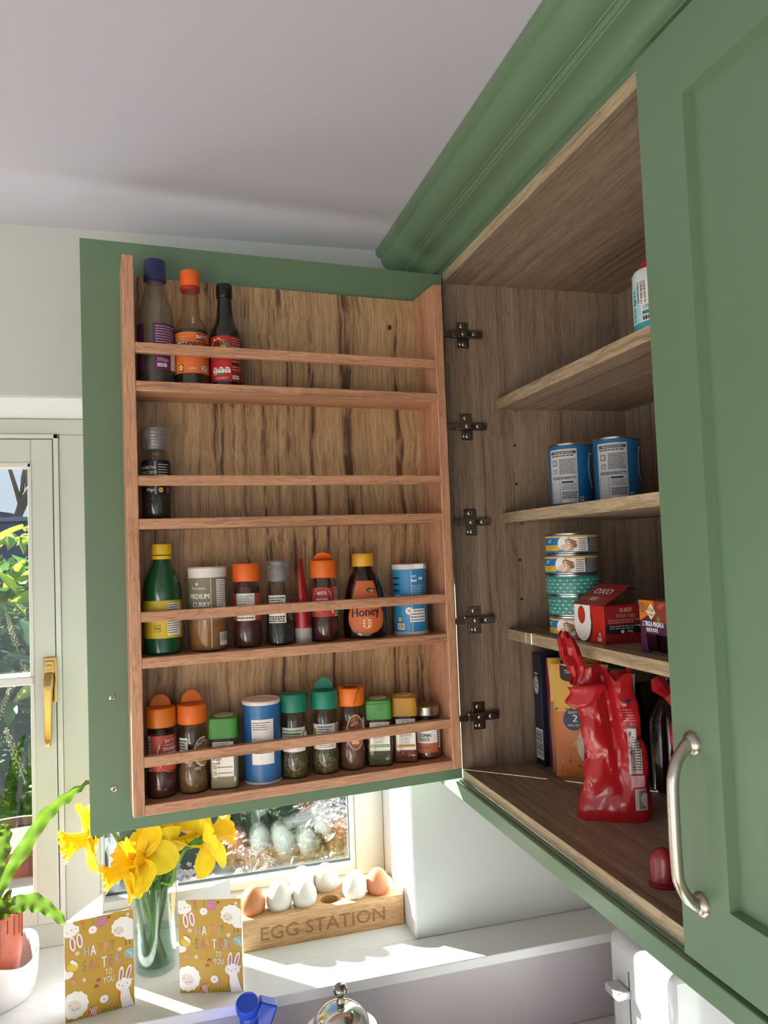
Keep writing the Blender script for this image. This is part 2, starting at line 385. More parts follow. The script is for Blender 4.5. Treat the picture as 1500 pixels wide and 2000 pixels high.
# brass casement handle
hd = MB(); hd.box(-.2335, -.2105, 1.586, 1.592, Z(-.262), Z(-.178), BRASS); hd.box(-.231, -.215, 1.578, 1.587, Z(-.207), Z(-.184), BRASS)
hd.lathe([(.0068, 0), (.0068, .004)], BRASS, n=4, T=Matrix.Translation((-.223, 1.578, Z(-.1955))) @ Matrix.Rotation(R(90), 4, 'X') @ Matrix.Rotation(R(45), 4, 'Z'))
ho = hd.build('handle_plate', SA, bevel=.001)
lv = MB(); lv.loft([[(-.232+dx, 1.575-dy, Z(z)) for dx, dy in ((0, 0), (w_, 0), (w_*.9, d_), (w_*.1, d_))] for z, w_, d_ in ((-.206, .017, .008), (-.222, .018, .016), (-.238, .016, .014), (-.325, .013, .010), (-.341, .011, .006))], BRASS)
lv.box(-.229, -.218, 1.573, 1.588, Z(-.224), Z(-.210), BRASS)
lv.build('casement_handle', SA, bevel=.001)

# ================================================================== wall cabinet
CL = Vector((.487, .04, Z(-.404)))
cab = thing('wall_cabinet', 'green kitchen wall cabinet with grey-brown wood interior and shelves', 'cabinet', CL)
K = dict(parent=cab, loc=-CL)
EL = dict(light_='ac9884', mid='927f6c', dark='6f5d4d', fine=330, broad=30, streak=.3, wav=.16, rough=.5, along=.018)
elmz = wood('elm', axis='z', **EL); elmy = wood('elm', axis='y', **EL)
EE = dict(light_='c9b898', mid='b09c7e', dark='8f7b60', fine=260, broad=22, streak=.3, wav=.3)
edgey = wood('elmedge', axis='y', **EE)
def board(name, x0, x1, y0, y1, z0, z1, m, edge=None, bev=.0006, **kw):
    o = box(name, x0, x1, y0, y1, z0, z1, m, bevel=bev, **kw)
    if edge:                                                   # paler front edging
        box('front_edging', x0-.0012, x0, y0, y1, z0, z1, edge, o)
    return o
X0, XB, YS = .487, .850, 1.290
board('side_panel', X0, XB, YS, 1.308, Z(-.404), Z(.497), elmz, **K)
board('side_panel', X0, XB, .04, .058, Z(-.404), Z(.497), elmz, **K)
board('bottom_panel', X0+.0012, XB, .058, YS, Z(-.404), Z(-.388), elmy, edgey, **K)
board('top_panel', X0+.0012, XB, .058, YS, Z(.479), Z(.497), elmy, edgey, **K)
board('back_panel', XB, XB+.010, .04, 1.308, Z(-.404), Z(.497), elmz, **K)
for a, b_ in ((.269, .250), (.060, .042), (-.149, -.167)):
    board('shelf', .5845, XB, .0585, YS-.0005, Z(b_), Z(a), elmy, edgey, **K)
    for yy in (YS-.004, .062):
        tag(MB().lathe([(.0025, -.006), (.0025, .006)], STEEL, n=10, T=Matrix.Translation((.618, yy, Z(b_-.0026))) @ Matrix.Rotation(R(90), 4, 'X')).build('shelf_pin', **K), 'small steel shelf pin')
for z in (.184, .113, -.026, -.097):
    MB().lathe([(.0024, 0), (.0024, .0008)], mat('15110e', .9), n=12, T=Matrix.Translation((.615, YS, Z(z))) @ Matrix.Rotation(R(90), 4, 'X')).build('pin_hole', **K)
box('trim_strip', .5828, .5833, 1.213, 1.215, Z(-.167), Z(-.149), mat('efe9dc', .4), **K)
# filler panel to the window wall
box('filler_panel', X0, .52, 1.309, 1.396, Z(-.428), Z(.512), GREEN, **K)
# hinge mounting plates and arms
for i, z in enumerate((.385, .217, .045, -.129, -.298)):
    hp = MB(); hp.box(.509, .533, YS-.0025, YS, Z(z-.024), Z(z+.024), DARKMETAL)
    P = hp.build('hinge_plate', bevel=.0008, **K)
    ar = MB(); ar.box(.498, .556, YS-.0125, YS-.0025, Z(z-.0065), Z(z+.0065), DARKMETAL); ar.box(.480, .500, YS-.0115, YS-.0035, Z(z-.0055), Z(z+.0055), DARKMETAL)
    ar.build('hinge_arm', P, bevel=.0012)
    for (x, zz, rr_) in ((.520, .0165, .0042), (.523, -.0165, .0042), (.516, -.0165, .003), (.519, 0, .004), (.540, 0, .0042)):
        yo = YS-.0025 if zz else YS-.0125
        s_ = MB().lathe([(rr_, 0), (rr_, .0012), (rr_*.6, .002)], STEEL, n=12, T=Matrix.Translation((x, yo, Z(z+zz))) @ Matrix.Rotation(R(90), 4, 'X'))
        T2 = Matrix.Translation((x, yo-.0021, Z(z+zz)))
        s_.box(-rr_*.6, rr_*.6, -.0003, 0, -.0005, .0005, INK, T2); s_.box(-.0005, .0005, -.0003, 0, -rr_*.6, rr_*.6, INK, T2)
        s_.build('screw', P)
    box('adjuster_slot', .526, .533, YS-.0130, YS-.0124, Z(z-.004), Z(z+.004), INK, P)

def shaker(name, w_, h_, par, loc, rot, inner_flat=True, stile=.068, top=.074, bot=.066):
    """door in its own frame: x 0..w, z 0..h, show face at y=0 looking to -y, thickness .020"""
    m = MB(); q = .0095
    m.box(0, w_, q, .020, 0, h_, GREEN)
    o = m.build(name, par, loc, rot, bevel=.0008)
    f_ = MB(); s = .0022
    out_ = [(0, 0), (w_, 0), (w_, h_), (0, h_)]; inn = [(stile, bot), (w_-stile, bot), (w_-stile, h_-top), (stile, h_-top)]
    in2 = [(stile+s, bot+s), (w_-stile-s, bot+s), (w_-stile-s, h_-top-s), (stile+s, h_-top-s)]
    for i in range(4):
        j = (i+1) % 4
        f_.add([(out_[i][0], 0, out_[i][1]), (out_[j][0], 0, out_[j][1]), (inn[j][0], 0, inn[j][1]), (inn[i][0], 0, inn[i][1])], [(0, 1, 2, 3)], GREEN)
        f_.add([(inn[i][0], 0, inn[i][1]), (inn[j][0], 0, inn[j][1]), (in2[j][0], q, in2[j][1]), (in2[i][0], q, in2[i][1])], [(0, 1, 2, 3)], GREEN)
        f_.add([(out_[i][0], 0, out_[i][1]), (out_[i][0], q, out_[i][1]), (out_[j][0], q, out_[j][1]), (out_[j][0], 0, out_[j][1])], [(0, 1, 2, 3)], GREEN)
    f_.build('door_frame', o, smooth=20)
    return o
def bow_handle(par, x, z0, z1):
    m = MB(); HM = mat('b9b2a6', .3, 1.)
    zs = z1-z0
    p = [(0, 0, z1), (0, -.006, z1-.0015), (.001, -.013, z1-.006), (.002, -.020, z1-.014), (.003, -.0245, z1-.024), (.003, -.0265, z1-.036), (.003, -.0270, z1-.075),
         (.003, -.0270, z0+.060), (.003, -.0262, z0+.032), (.003, -.0235, z0+.021), (.002, -.017, z0+.010), (.001, -.010, z0+.003), (0, -.004, z0), (0, 0, z0)]
    P2 = []
    for i in range(len(p)-1):
        p0, p1, p2, p3 = [Vector(p[max(0, min(len(p)-1, k))]) for k in (i-1, i, i+1, i+2)]
        for u_ in (0, .33, .66): P2.append(.5*((2*p1)+(p2-p0)*u_+(2*p0-5*p1+4*p2-p3)*u_**2+(3*p1-p0-3*p2+p3)*u_**3))
    P2.append(Vector(p[-1])); N_ = len(P2)
    m.tube([(x+a, b_, c_) for a, b_, c_ in P2], [.0056+.0034*max(0, 1-min(i, N_-1-i)/7)**1.5 for i in range(N_)], HM, n=16)
    for zz in (z0, z1): m.lathe([(.0115, 0), (.0112, .003), (.008, .006), (.003, .0075)], HM, n=20, T=Matrix.Translation((x, 0, zz)) @ Matrix.Rotation(R(90), 4, 'X'))
    return tag(m.build('handle', par, smooth=60), 'brushed bow handle')
# closed right-hand door: show face x = .470, from y = .662 towards the camera
d2 = shaker('door', .60, .888, cab, (.470-CL.x, .662-CL.y, Z(-.398)-CL.z), (0, 0, R(-90)))
tag(d2, 'closed green shaker door')
bow_handle(d2, .030, .058, .206)
# open door carrying the spice rack: its inner face looks back into the room
DX, DY, DA = .473, 1.276, R(5.491)
d1 = shaker('door', .604, .889, cab, (0, 0, 0), (0, 0, DA+pi)); d1.location = Vector((DX, DY, Z(-.399)))-CL+Vector((-sin(DA)*.020+cos(DA)*.008, cos(DA)*.020+sin(DA)*.008, 0))
tag(d1, 'open green shaker door'); bow_handle(d1, .574, .058, .206)
for (u_, z_) in ((.5705, .197), (.5702, .064)):
    T = Matrix.Translation((u_, .020, z_)) @ Matrix.Rotation(R(-90), 4, 'X')
    ms = MB().lathe([(.0045, 0), (.0040, .0016), (.002, .0022)], CHROME, n=14, T=T)
    ms.box(-.003, .003, -.0005, .0005, .0021, .0024, INK, T); ms.box(-.0005, .0005, -.003, .003, .0021, .0024, INK, T); ms.build('screw', d1)

# cornice and pelmet run the whole length of the wall units
prof = [(.394, .5755), (.394, .566), (.398, .562), (.402, .560)]
for i in range(9):                                             # upper cove
    t = i/8; a = pi/2*t; prof.append((.404+.031*(1-cos(a)), .559-.026*sin(a)))
prof += [(.436, .5315), (.4385, .5325), (.441, .531), (.442, .5285), (.444, .5285)]
for i in range(7):
    t = i/6; a = pi/2*t; prof.append((.446+.027*sin(a), .527-.013*(1-cos(a))-.001*t))
prof += [(.476, .5105), (.480, .509), (.480, .5060), (.487, .5060), (.487, .4975), (.500, .4975), (.500, .5755)]
cm = MB(); cm.loft([[(x, y, Z(z)) for x, z in prof] for y in (-.3, 1.3965)], GREEN)
tag(cm.build('cornice', fix=True, smooth=30), 'green moulded cornice between the cabinet top and ceiling', 'cornice')
pm = MB(); pm.box(.472, .4800, -.3, 1.3965, Z(-.4305), Z(-.4062), GREEN); pm.box(.4800, .4868, -.3, 1.3965, Z(-.4305), Z(-.4042), GREEN)
tag(pm.build('pelmet', bevel=.0015), 'green light pelmet strip along the bottom of the cabinet', 'pelmet')

# ================================================================== spice rack on the open door
RK = thing('spice_rack', 'oak spice rack with four railed shelves fixed inside the open green door', 'spice rack', (DX, DY, Z(0)), DA)
OK_ = dict(light_='cc9b7a', mid='bd8b6b', dark='a07356', fine=360, broad=30, streak=.2, wav=.25, rough=.42)
oakx = wood('oak', axis='x', **OK_); oakz = wood('oak', axis='z', **OK_)
rackback = wood('oakback', light_='c4a47c', mid='a98963', dark='543a25', axis='z', fine=300, broad=44, streak=.34, wav=.26, along=.022)
box('side_board', -.5398, -.5240, -.085, -.0002, -.3555, .4385, oakz, RK, bevel=.0012)
box('side_board', -.0500, -.0345, -.085, -.0002, -.3555, .4385, oakz, RK, bevel=.0012)
bb = MB(); bb.box(-.5238, -.0502, -.008, -.0003, -.3550, .4340, rackback); bb.build('back_board', RK)
SZ = (.256, .058, -.138, -.341)
for z in SZ: box('shelf', -.5239, -.0501, -.085, -.0081, z-.0145, z, oakx, RK, bevel=.0008)
for z in (.312, .120, -.0735, -.275): box('rail', -.5239, -.0501, -.085, -.073, z-.0145, z, oakx, RK, bevel=.0008)
for x, z in ((-.100, .384),):
    T = Matrix.Translation((x, -.008, z)) @ Matrix.Rotation(R(90), 4, 'X'); sc = MB().lathe([(.005, 0), (.0045, .0015), (.002, .0022)], BRASS, n=14, T=T)
    sc.lathe([(.0028, .0021), (.0028, .0024)], INK, n=8, T=T); sc.build('screw', RK)

# ================================================================== bottles and jars on the rack
rm = Matrix.Translation((DX, DY, Z(0))) @ Matrix.Rotation(DA, 4, 'Z')
def on_rack(name, label, cat, u, row, turn=None, depth=.045, group=None, scale=1.):
    p = rm @ Vector((-u, -depth, SZ[row-1]+.0002))
    rz = -math.atan2(p.x, p.y) if turn is None else DA+R(turn)
    t = thing(name, label, cat, p, rz, group); t.scale = (scale,)*3; return t
def interp(pr):
    def f_(t):
        for (r0_, z0_), (r1_, z1_) in zip(pr, pr[1:]):
            if z0_ <= t <= z1_ and z1_ > z0_: return r0_+(r1_-r0_)*(t-z0_)/(z1_-z0_)
        return pr[-1][0] if t > pr[-1][1] else pr[0][0]
    return f_
def shrink(pr, d, z0, z1):
    f_ = interp(pr); zs = sorted({z0, z1, *[z for r_, z in pr if z0 < z < z1]}); return [(max(.001, f_(z)-d), z) for z in zs]
CLR = glass('f4f2ee', .06, 1.1); CLR2 = glass('e6e2d4', .12, 1.2, op=.10, opc='b9b2a0')
def wrap(t, rr, items, sx=1, sy=1, rf=None, name='printed_label'):
    p = Print(cyl_map(rf or rr, sx, sy, rr)); items(p, rr); return p.build(name, t)

# --- top shelf: three sauce bottles
t = on_rack('sauce_bottle', 'clear sauce bottle with navy cap and purple label on the top rack shelf', 'bottle', .4915, 1)
pr = [(.024, 0), (.0266, .003), (.0268, .10), (.0255, .112), (.0205, .128), (.0165, .142), (.0140, .155), (.0125, .165)]
MB().lathe(pr, CLR2, 36).build('bottle_body', t)
MB().lathe(shrink(pr, .0018, .002, .050), mat('21130f', .3), 28).build('sauce_residue', t)
MB().lathe([(.0150, .158), (.0165, .159), (.0167, .163), (.0160, .165), (.0160, .188), (.0150, .1905)], mat('1f2756', .25), 36).build('cap', t)
def f_(p, r):
    pu = mat('5d2350', .5); wl_ = mat('cdb9cf', .6)
    p.rect(-.004, .020, .040, .090, pu); p.rect(-.042, .020, -.018, .090, pu)
    p.lines(-.001, .060, .034, .087, wl_, 7, fill=.28); p.lines(-.001, .045, .034, .058, wl_, 3, fill=.3, seed=4)
    p.text('300ge', .009, .033, .0052, wl_); p.rect(.001, .025, .015, .030, PAPER, 1); p.lines(.002, .026, .014, .029, INK, 2, l=2)
    p.rect(.022, .021, .038, .046, PAPER, 1); p.bars(.023, .022, .037, .045, INK, 9, 2, vertical=False)
wrap(t, .0270, f_)

t = on_rack('sauce_bottle', 'dark sauce bottle with orange cap and orange label on the top rack shelf', 'bottle', .4400, 1)
pr = [(.022, 0), (.0250, .003), (.0252, .082), (.0240, .092), (.0190, .101), (.0150, .108), (.0130, .125), (.0120, .152)]
MB().lathe(pr, glass('efe4cf', .06, 1.2, op=.06, opc='a89a80'), 36).build('bottle_body', t)
MB().lathe(shrink(pr, .0014, .002, .086), mat('150b08', .12), 28).build('dark_sauce', t)
cp = MB().lathe([(.0148, .155), (.0152, .157), (.0152, .176), (.0138, .179)], mat('e8651a', .4), 36).build('cap', t)
MB().lathe([(.0138, .148), (.0150, .149), (.0150, .1545), (.0145, .155)], mat('a5281c', .4), 36).build('tamper_ring', cp)
def f_(p, r):
    o_ = mat('d9702f', .5)
    p.rect(-.040, .018, .040, .080, o_); p.lines(-.022, .060, -.008, .075, mat('f3c79a', .6), 4, fill=.25)
    p.rect(.008, .0675, .026, .0785, mat('8e2322', .5), 1); p.text('BATTS', .0165, .0705, .0056, WHITE, 2, kx=.8, bold=.0003)
    p.rect(-.0225, .0565, -.007, .0645, PAPER, 1); p.lines(-.022, .0575, -.008, .064, INK, 2, l=2, fill=.3)
    p.rect(-.006, .0690, .006, .0694, INK, 1)
    p.text('WORCESTER', .012, .0550, .0105, INK, 2, kx=.62, bold=.0006)
    p.rect(-.022, .021, -.0215, .035, WHITE, 1); p.rect(-.0205, .021, -.0125, .031, INK, 1); p.ell(-.0165, .026, .0034, .0044, mat('e8d23c', .5), 2); p.rect(-.0195, .0255, -.0135, .0262, INK, 3)
    p.text('150ml', .001, .0235, .0030, PAPER); p.ell(.020, .026, .0055, .0045, PAPER, 1); p.lines(.017, .023, .024, .029, INK, 2, l=2)
wrap(t, .0254, f_)

t = on_rack('sauce_bottle', 'black soy sauce bottle with black cap and red label on the top rack shelf', 'bottle', .3885, 1)
pr = [(.021, 0), (.0236, .003), (.0238, .078), (.0225, .088), (.0170, .100), (.0135, .110), (.0120, .125), (.0105, .145)]
MB().lathe(pr, mat('0f0c0b', .12, coat=.6), 36).build('bottle_body', t)
MB().lathe([(.0118, .142), (.0125, .144), (.0125, .1605), (.0115, .1635)], mat('0b0b0c', .25), 36).build('cap', t)
def f_(p, r):
    rd = mat('b3252a', .45); rd2 = mat('8e1d20', .5); pk = mat('e3a9a0', .6)
    p.rect(-.040, .008, .008, .078, rd); p.rect(.008, .008, .038, .078, rd2)
    p.star(-.012, .062, .014, mat('e9bf33', .5), 1, 9, .78); p.text('DARK', -.0125, .0630, .0078, INK, 3, kx=.7, bold=.0006)
    for i in range(5): p.ell(.001+.0016*i, .066-.002*i, .0042, .0028, mat('4d4b50', .5) if i % 2 == 0 else GREY, 2+i % 2, rot=-.6)
    for i, c_ in enumerate(('b8a13a', '4f8a3c', 'b3252a')):
        x = -.017+.0095*i; p.ell(x, .024, .0044, .0060, WHITE, 1); p.ell(x, .0195, .0034, .0022, mat(c_, .5), 2); p.lines(x-.0028, .0235, x+.0028, .0285, INK, 2, l=2)
    p.lines(-.018, .011, .004, .015, pk, 2, l=1); p.lines(.0095, .048, .028, .076, pk, 7, l=1, fill=.28); p.lines(.0095, .024, .028, .046, pk, 5, fill=.28, seed=5)
    p.rect(.0095, .033, .022, .036, INK, 2); p.rect(.0095, .012, .021, .0175, PAPER, 1); p.lines(.0105, .013, .020, .0165, INK, 2, l=2)
wrap(t, .0240, f_)

# --- second shelf: pepper grinder
def grinder(t, body, rimh=.128):
    rings = [(.0165, .096), (.0190, .098)]
    for i in range(6): rings += [(.0194, .100+.0042*i), (.0186, .102+.0042*i)]
    rings += [(.0190, .126), (.0172, .1285)]
    g = MB().lathe(rings, glass('e8e8e8', .16, 2.0, op=.30, opc='a8a8a8'), 30).build('grinder_head', t)
    MB().lathe([(.011, .097), (.013, .112), (.008, .118)], mat('8d8d8d', .4), 16).build('grinding_insert', g)
t = on_rack('pepper_grinder', 'black-labelled peppercorn grinder with clear top, alone on the second rack shelf', 'grinder', .4960, 2, scale=1.06)
pr = [(.018, 0), (.0198, .003), (.0200, .032), (.0190, .036), (.0192, .040), (.0192, .084), (.0170, .090), (.0160, .097)]
MB().lathe(pr, CLR, 32).build('jar_body', t)
MB().lathe(shrink(pr, .0012, .002, .082), speckle('16120f', '2a1d16', '3b3b34', 500), 24).build('peppercorns', t); grinder(t, None)
def f_(p, r):
    bk = mat('16161a', .45)
    p.rect(-.032, .034, .030, .080, bk); p.rect(-.0025, .034, .0005, .080, mat('76777c', .4), 1)
    p.text('RAINBOW', -.013, .0690, .0045, PAPER, 2, kx=.85); p.text('PEPPERCORNS', -.0135, .0620, .0045, PAPER, 2, kx=.72)
    p.lines(.003, .052, .019, .077, PAPER, 7, fill=.28); p.text('40ge', -.008, .0385, .0044, PAPER)
    p.rect(.002, .036, .010, .044, mat('26262c', .4), 1); p.ell(.006, .040, .0032, .0034, mat('d9c34a', .4), 2); p.rect(.0035, .0396, .0085, .0404, INK, 3); p.rect(.014, .036, .020, .044, mat('8c4a4e', .5), 1)
wrap(t, .0196, f_)

# --- third shelf
t = on_rack('lemon_juice_bottle', 'green lemon juice bottle with yellow cap and yellow label on the third rack shelf', 'bottle', .4910, 3)
pr = [(.024, 0), (.0270, .004), (.0270, .020), (.0262, .024), (.0262, .078), (.0270, .082), (.0270, .094), (.0250, .106), (.0200, .118), (.0150, .127), (.0125, .132), (.0120, .140)]
MB().lathe(pr, mat('0c4a2a', .18, coat=.5), 36).build('bottle_body', t)
cp = MB().lathe([(.0135, .144), (.0148, .145), (.0148, .157), (.0138, .1595)], mat('d8b41f', .4), 36).build('cap', t)
MB().lathe([(.0148, .1375), (.0150, .138), (.0150, .1425), (.0142, .143)], mat('d8b41f', .4), 36).build('tamper_ring', cp)
def f_(p, r):
    ye = mat('cdb52b', .5)
    p.rect(-.040, .024, .038, .078, ye); p.ell(-.008, .064, .0115, .0115, mat('c9b458', .5, vary=.08, vscale=300), 1, n=24)
    p.poly([(-.040, .070), (-.018, .074), (-.016, .0785), (-.040, .0785)], mat('0c4a2a', .4), 1)
    p.rect(.006, .028, .028, .074, PAPER, 1); p.lines(.0065, .030, .0275, .073, INK, 13, l=2, fill=.3)
    p.rect(-.0125, .0335, -.0035, .0435, INK, 1); p.rect(-.0119, .0341, -.0041, .0429, ye, 2); p.text('Ve', -.008, .0365, .0046, INK, 3, bold=.0003)
wrap(t, .0267, f_)

t = on_rack('spice_tub', 'clear tub of medium curry powder with white lid, second on the third rack shelf', 'spice jar', .4255, 3)
MB().lathe([(.0265, 0), (.0280, .003), (.0280, .116)], CLR, 36, cap1=False).build('tub_body', t)
MB().lathe([(.0262, .002), (.0274, .004), (.0274, .060), (.020, .062)], mat('8a6333', .8, vary=.15, vscale=90), 28).build('curry_powder', t)
MB().lathe([(.0284, .108), (.0284, .1160), (.0288, .1165), (.0288, .1215), (.0272, .1235)], mat('d9d4cb', .4), 36).build('lid', t)
def f_(p, r):
    ol = mat('79755f', .5)
    p.rect(-.042, .046, .042, .108, ol)
    p.text('MEDIUM', -.0130, .0775, .0072, PAPER, 2, kx=.8, bold=.0004); p.text('CURRY', -.0105, .0655, .0072, PAPER, 2, kx=.8, bold=.0004); p.text('POWDER', -.011, .0535, .0072, PAPER, 2, kx=.8, bold=.0004)
    p.text('Morrisons', -.0140, .0910, .0042, PAPER, 2, kx=.85); p.star(-.016, .099, .0032, PAPER, 1, 5)
    p.rect(.013, .050, .030, .105, PAPER, 1); p.lines(.0135, .052, .0295, .104, INK, 17, l=2, fill=.3)
    p.rect(.017, .008, .034, .027, PAPER, 1); p.bars(.018, .014, .033, .026, GREY, 10, 2)
    p.rect(.004, .006, .0052, .107, mat('c9bfa8', .3), 1)
wrap(t, .0282, f_)

def batts(t, content, lidhex, fill=.075, flap=None, cracked=False, seed=1, contmat=None):
    """ribbed round spice jar with a waisted base and a plastic shaker cap"""
    t.scale = (1, 1, 1.13)
    pr = [(.0195, 0), (.0215, .0035), (.0215, .026), (.0200, .033), (.0192, .036), (.0200, .039), (.0202, .074), (.0195, .080), (.0178, .086)]
    MB().lathe(pr, glass('f2efea', .05, 1.4), 36).build('jar_body', t)
    MB().lathe(shrink(pr, .0012, .002, fill), contmat or mat(content, .8, vary=.2, vscale=160), 28).build('spice', t)
    lm = mat(lidhex, .42)
    m = MB(); 
    m.lathe([(.0205, .0875), (.0216, .0885), (.0218, .0945), (.0216, .1095), (.0205, .1115)], lm, 44)
    ld = m.build('lid', t)
    if flap is not None:
        for (ang, side, zz) in flap:
            n_ = 14; P = []
            for k in range(n_+1):
                a = pi*k/n_; P.append((.0150*cos(a), .0155*sin(a)))
            f2 = MB(); v = [(x, 0, y) for x, y in P]+[(x, .0022, y) for x, y in P]; k = n_+1
            f2.add(v, [tuple(range(k)), tuple(range(2*k-1, k-1, -1))]+[(i, k+i, k+(i+1) % k, (i+1) % k) for i in range(k)], lm)
            f2.build('flap', ld, loc=(0, side, .1120+zz), rot=(R(ang), 0, 0), bevel=.0005, fix=True)
    if cracked:
        c_ = MB(); p = [(.004, -.0219, .090), (.0055, -.0214, .095), (.008, -.0206, .0985), (.0085, -.0204, .104), (.0120, -.0185, .1095), (.0145, -.0160, .1112)]
        for a, b_ in zip(p, p[1:]): c_.tube([a, b_], .00045, INK, 5)
        c_.build('crack', ld)
        MB().lathe([(.0135, .1118), (.0135, .1119)], mat('53230d', .8), 20, sy=.5).build('broken_opening', ld)
    return pr
t = on_rack('spice_jar', 'jar with flat orange lid and white back label, third on the third rack shelf', 'spice jar', .3665, 3)
batts(t, '4a211b', 'e0661e', .080)
def f_(p, r):
    p.rect(-.017, .036, .012, .072, PAPER); p.rect(.0125, .036, .026, .072, mat('b8453f', .5)); p.rect(-.030, .036, -.018, .072, mat('b8453f', .5))
    p.lines(-.016, .060, .008, .070, INK, 4, l=1, fill=.3); p.lines(-.016, .055, .000, .059, INK, 2, l=1); p.bars(-.008, .041, .006, .053, INK, 12, 1, vertical=False); p.lines(-.016, .038, .010, .041, INK, 1, l=1)
wrap(t, .0206, f_)

t = on_rack('pepper_grinder', 'clear-topped spice grinder with white label between orange-lidded jars on the third rack shelf', 'grinder', .3165, 3)
pr = [(.0185, 0), (.0210, .003), (.0212, .030), (.0198, .036), (.0200, .060), (.0200, .086), (.0170, .093), (.0160, .099)]
MB().lathe(pr, CLR, 32).build('jar_body', t); MB().lathe(shrink(pr, .0012, .002, .052), speckle('171a12', '23261a', '3d3d2a', 600), 24).build('ground_spice', t); grinder(t, None)
def f_(p, r):
    p.rect(-.018, .034, .010, .076, PAPER); p.lines(-.017, .048, .009, .074, INK, 7, l=1, fill=.4); p.lines(-.017, .035, .009, .045, INK, 3, l=1, fill=.6, ragged=.05)
    p.ell(.022, .055, .0075, .018, mat('a89a94', .5), 0); p.ell(.022, .055, .0062, .016, mat('5a3a3c', .5), 1)
wrap(t, .0204, f_)

t = on_rack('squeezy_tube', 'slim red squeezy tube standing on its white cap on the third rack shelf', 'tube', .2795, 3, turn=62)
n_ = 24; rings = []
for z, ax, ay in ((.022, .0125, .0125), (.040, .0128, .0118), (.070, .0132, .0085), (.100, .0135, .0040), (.118, .0138, .0009), (.130, .0138, .0006)):
    rings.append([(ax*cos(2*pi*k/n_), ay*sin(2*pi*k/n_), z) for k in range(n_)])
MB().loft(rings, mat('b32a30', .3, coat=.3)).build('tube_body', t)
MB().lathe([(.0130, 0), (.0136, .001), (.0136, .021), (.0130, .0225)], mat('b9b7b2', .45), 28).build('cap', t)
p = Print(cyl_map(.0129)); p.rect(.004, .030, .012, .050, PAPER); p.lines(.0045, .031, .0115, .049, INK, 6, l=1); p.rect(-.012, .026, .0035, .052, mat('7a1a1c', .5)); p.build('printed_label', t)

t = on_rack('spice_jar', 'paprika jar with both orange flaps raised and red label on the third rack shelf', 'spice jar', .2435, 3)
batts(t, '4a1c14', 'dd6a20', .070, flap=[(52, -.004, .0), (-58, .003, .0)])
def f_(p, r):
    rd = mat('b33a30', .5)
    p.rect(-.026, .034, .017, .074, rd); p.rect(.0175, .034, .028, .074, PAPER); p.lines(.018, .035, .026, .073, INK, 10, l=1)
    p.ell(-.004, .060, .0155, .0145, mat('e8b9a2', .5), 1, n=26); p.ell(-.004, .0595, .0145, .0135, mat('a52a26', .5), 2, n=26)
    p.text('BATTS', -.004, .0645, .0044, PAPER, 3, kx=.8, bold=.0003); p.lines(-.013, .0565, .006, .0600, PAPER, 1, l=3)
    p.ell(-.006, .043, .012, .0045, mat('8c2a20', .5), 2, rot=.3); p.ell(-.011, .041, .007, .003, mat('c4573f', .5), 3, rot=-.2); p.rect(.009, .036, .0165, .047, mat('d0352c', .5), 2); p.ell(.0128, .0415, .0014, .0035, PAPER, 3)
wrap(t, .0206, f_)

t = on_rack('honey_bottle', 'dark squeezy honey bottle with yellow cap and orange Honey label on the third rack shelf', 'bottle', .1765, 3, turn=-14)
pr = [(.030, 0), (.0340, .003), (.0352, .015), (.0350, .035), (.0325, .058), (.0285, .080), (.0235, .097), (.0165, .107), (.0140, .110), (.0140, .114)]
MB().lathe(pr, mat('1c0b05', .10, coat=.7), 40, sy=.68).build('bottle_body', t)
MB().lathe([(.0172, .1140), (.0178, .115), (.0176, .1325), (.0168, .1345)], mat('d79f22', .4), 36).build('cap', t)
def f_(p, r):
    og = mat('cf6a35', .45); og2 = mat('e08147', .45)
    P = []
    zz = [.007, .010, .015, .022, .030, .038, .046, .056, .066, .076, .086, .091]
    ww = [.007, .015, .021, .0255, .0272, .0270, .0252, .0232, .0212, .0192, .0172, .0165]
    grid_ = [[p.map(-w_+2*w_*k/10, z, .0003) for k in range(11)] for z, w_ in zip(zz, ww)]
    p.mb.grid(grid_, og)
    p.poly([(-.016, .082), (.004, .062), (.003, .0605), (-.018, .079)], og2, 1)
    p.poly([(.001, .0765), (.005, .0800), (.0165, .0785), (.0165, .0715), (.005, .0725)], mat('1d3a20', .5), 2); p.text('Market', .010, .0738, .0030, PAPER, 3, kx=.8)
    p.text('Runny', -.001, .0555, .0072, INK, 3, kx=.8, bold=.0004)
    p.text('Honey', -.001, .0355, .0140, mat('141014', .5), 3, kx=.75, bold=.0008, rot=.08)
    p.ell(.001, .024, .0066, .0085, mat('efc79a', .5), 1)
    for q in (.022, .026, .030): p.rect(-.006, q, .008, q+.0014, og, 2)
f_rf = interp(pr); wrap(t, .0300, f_, sx=1, sy=.68, rf=f_rf)

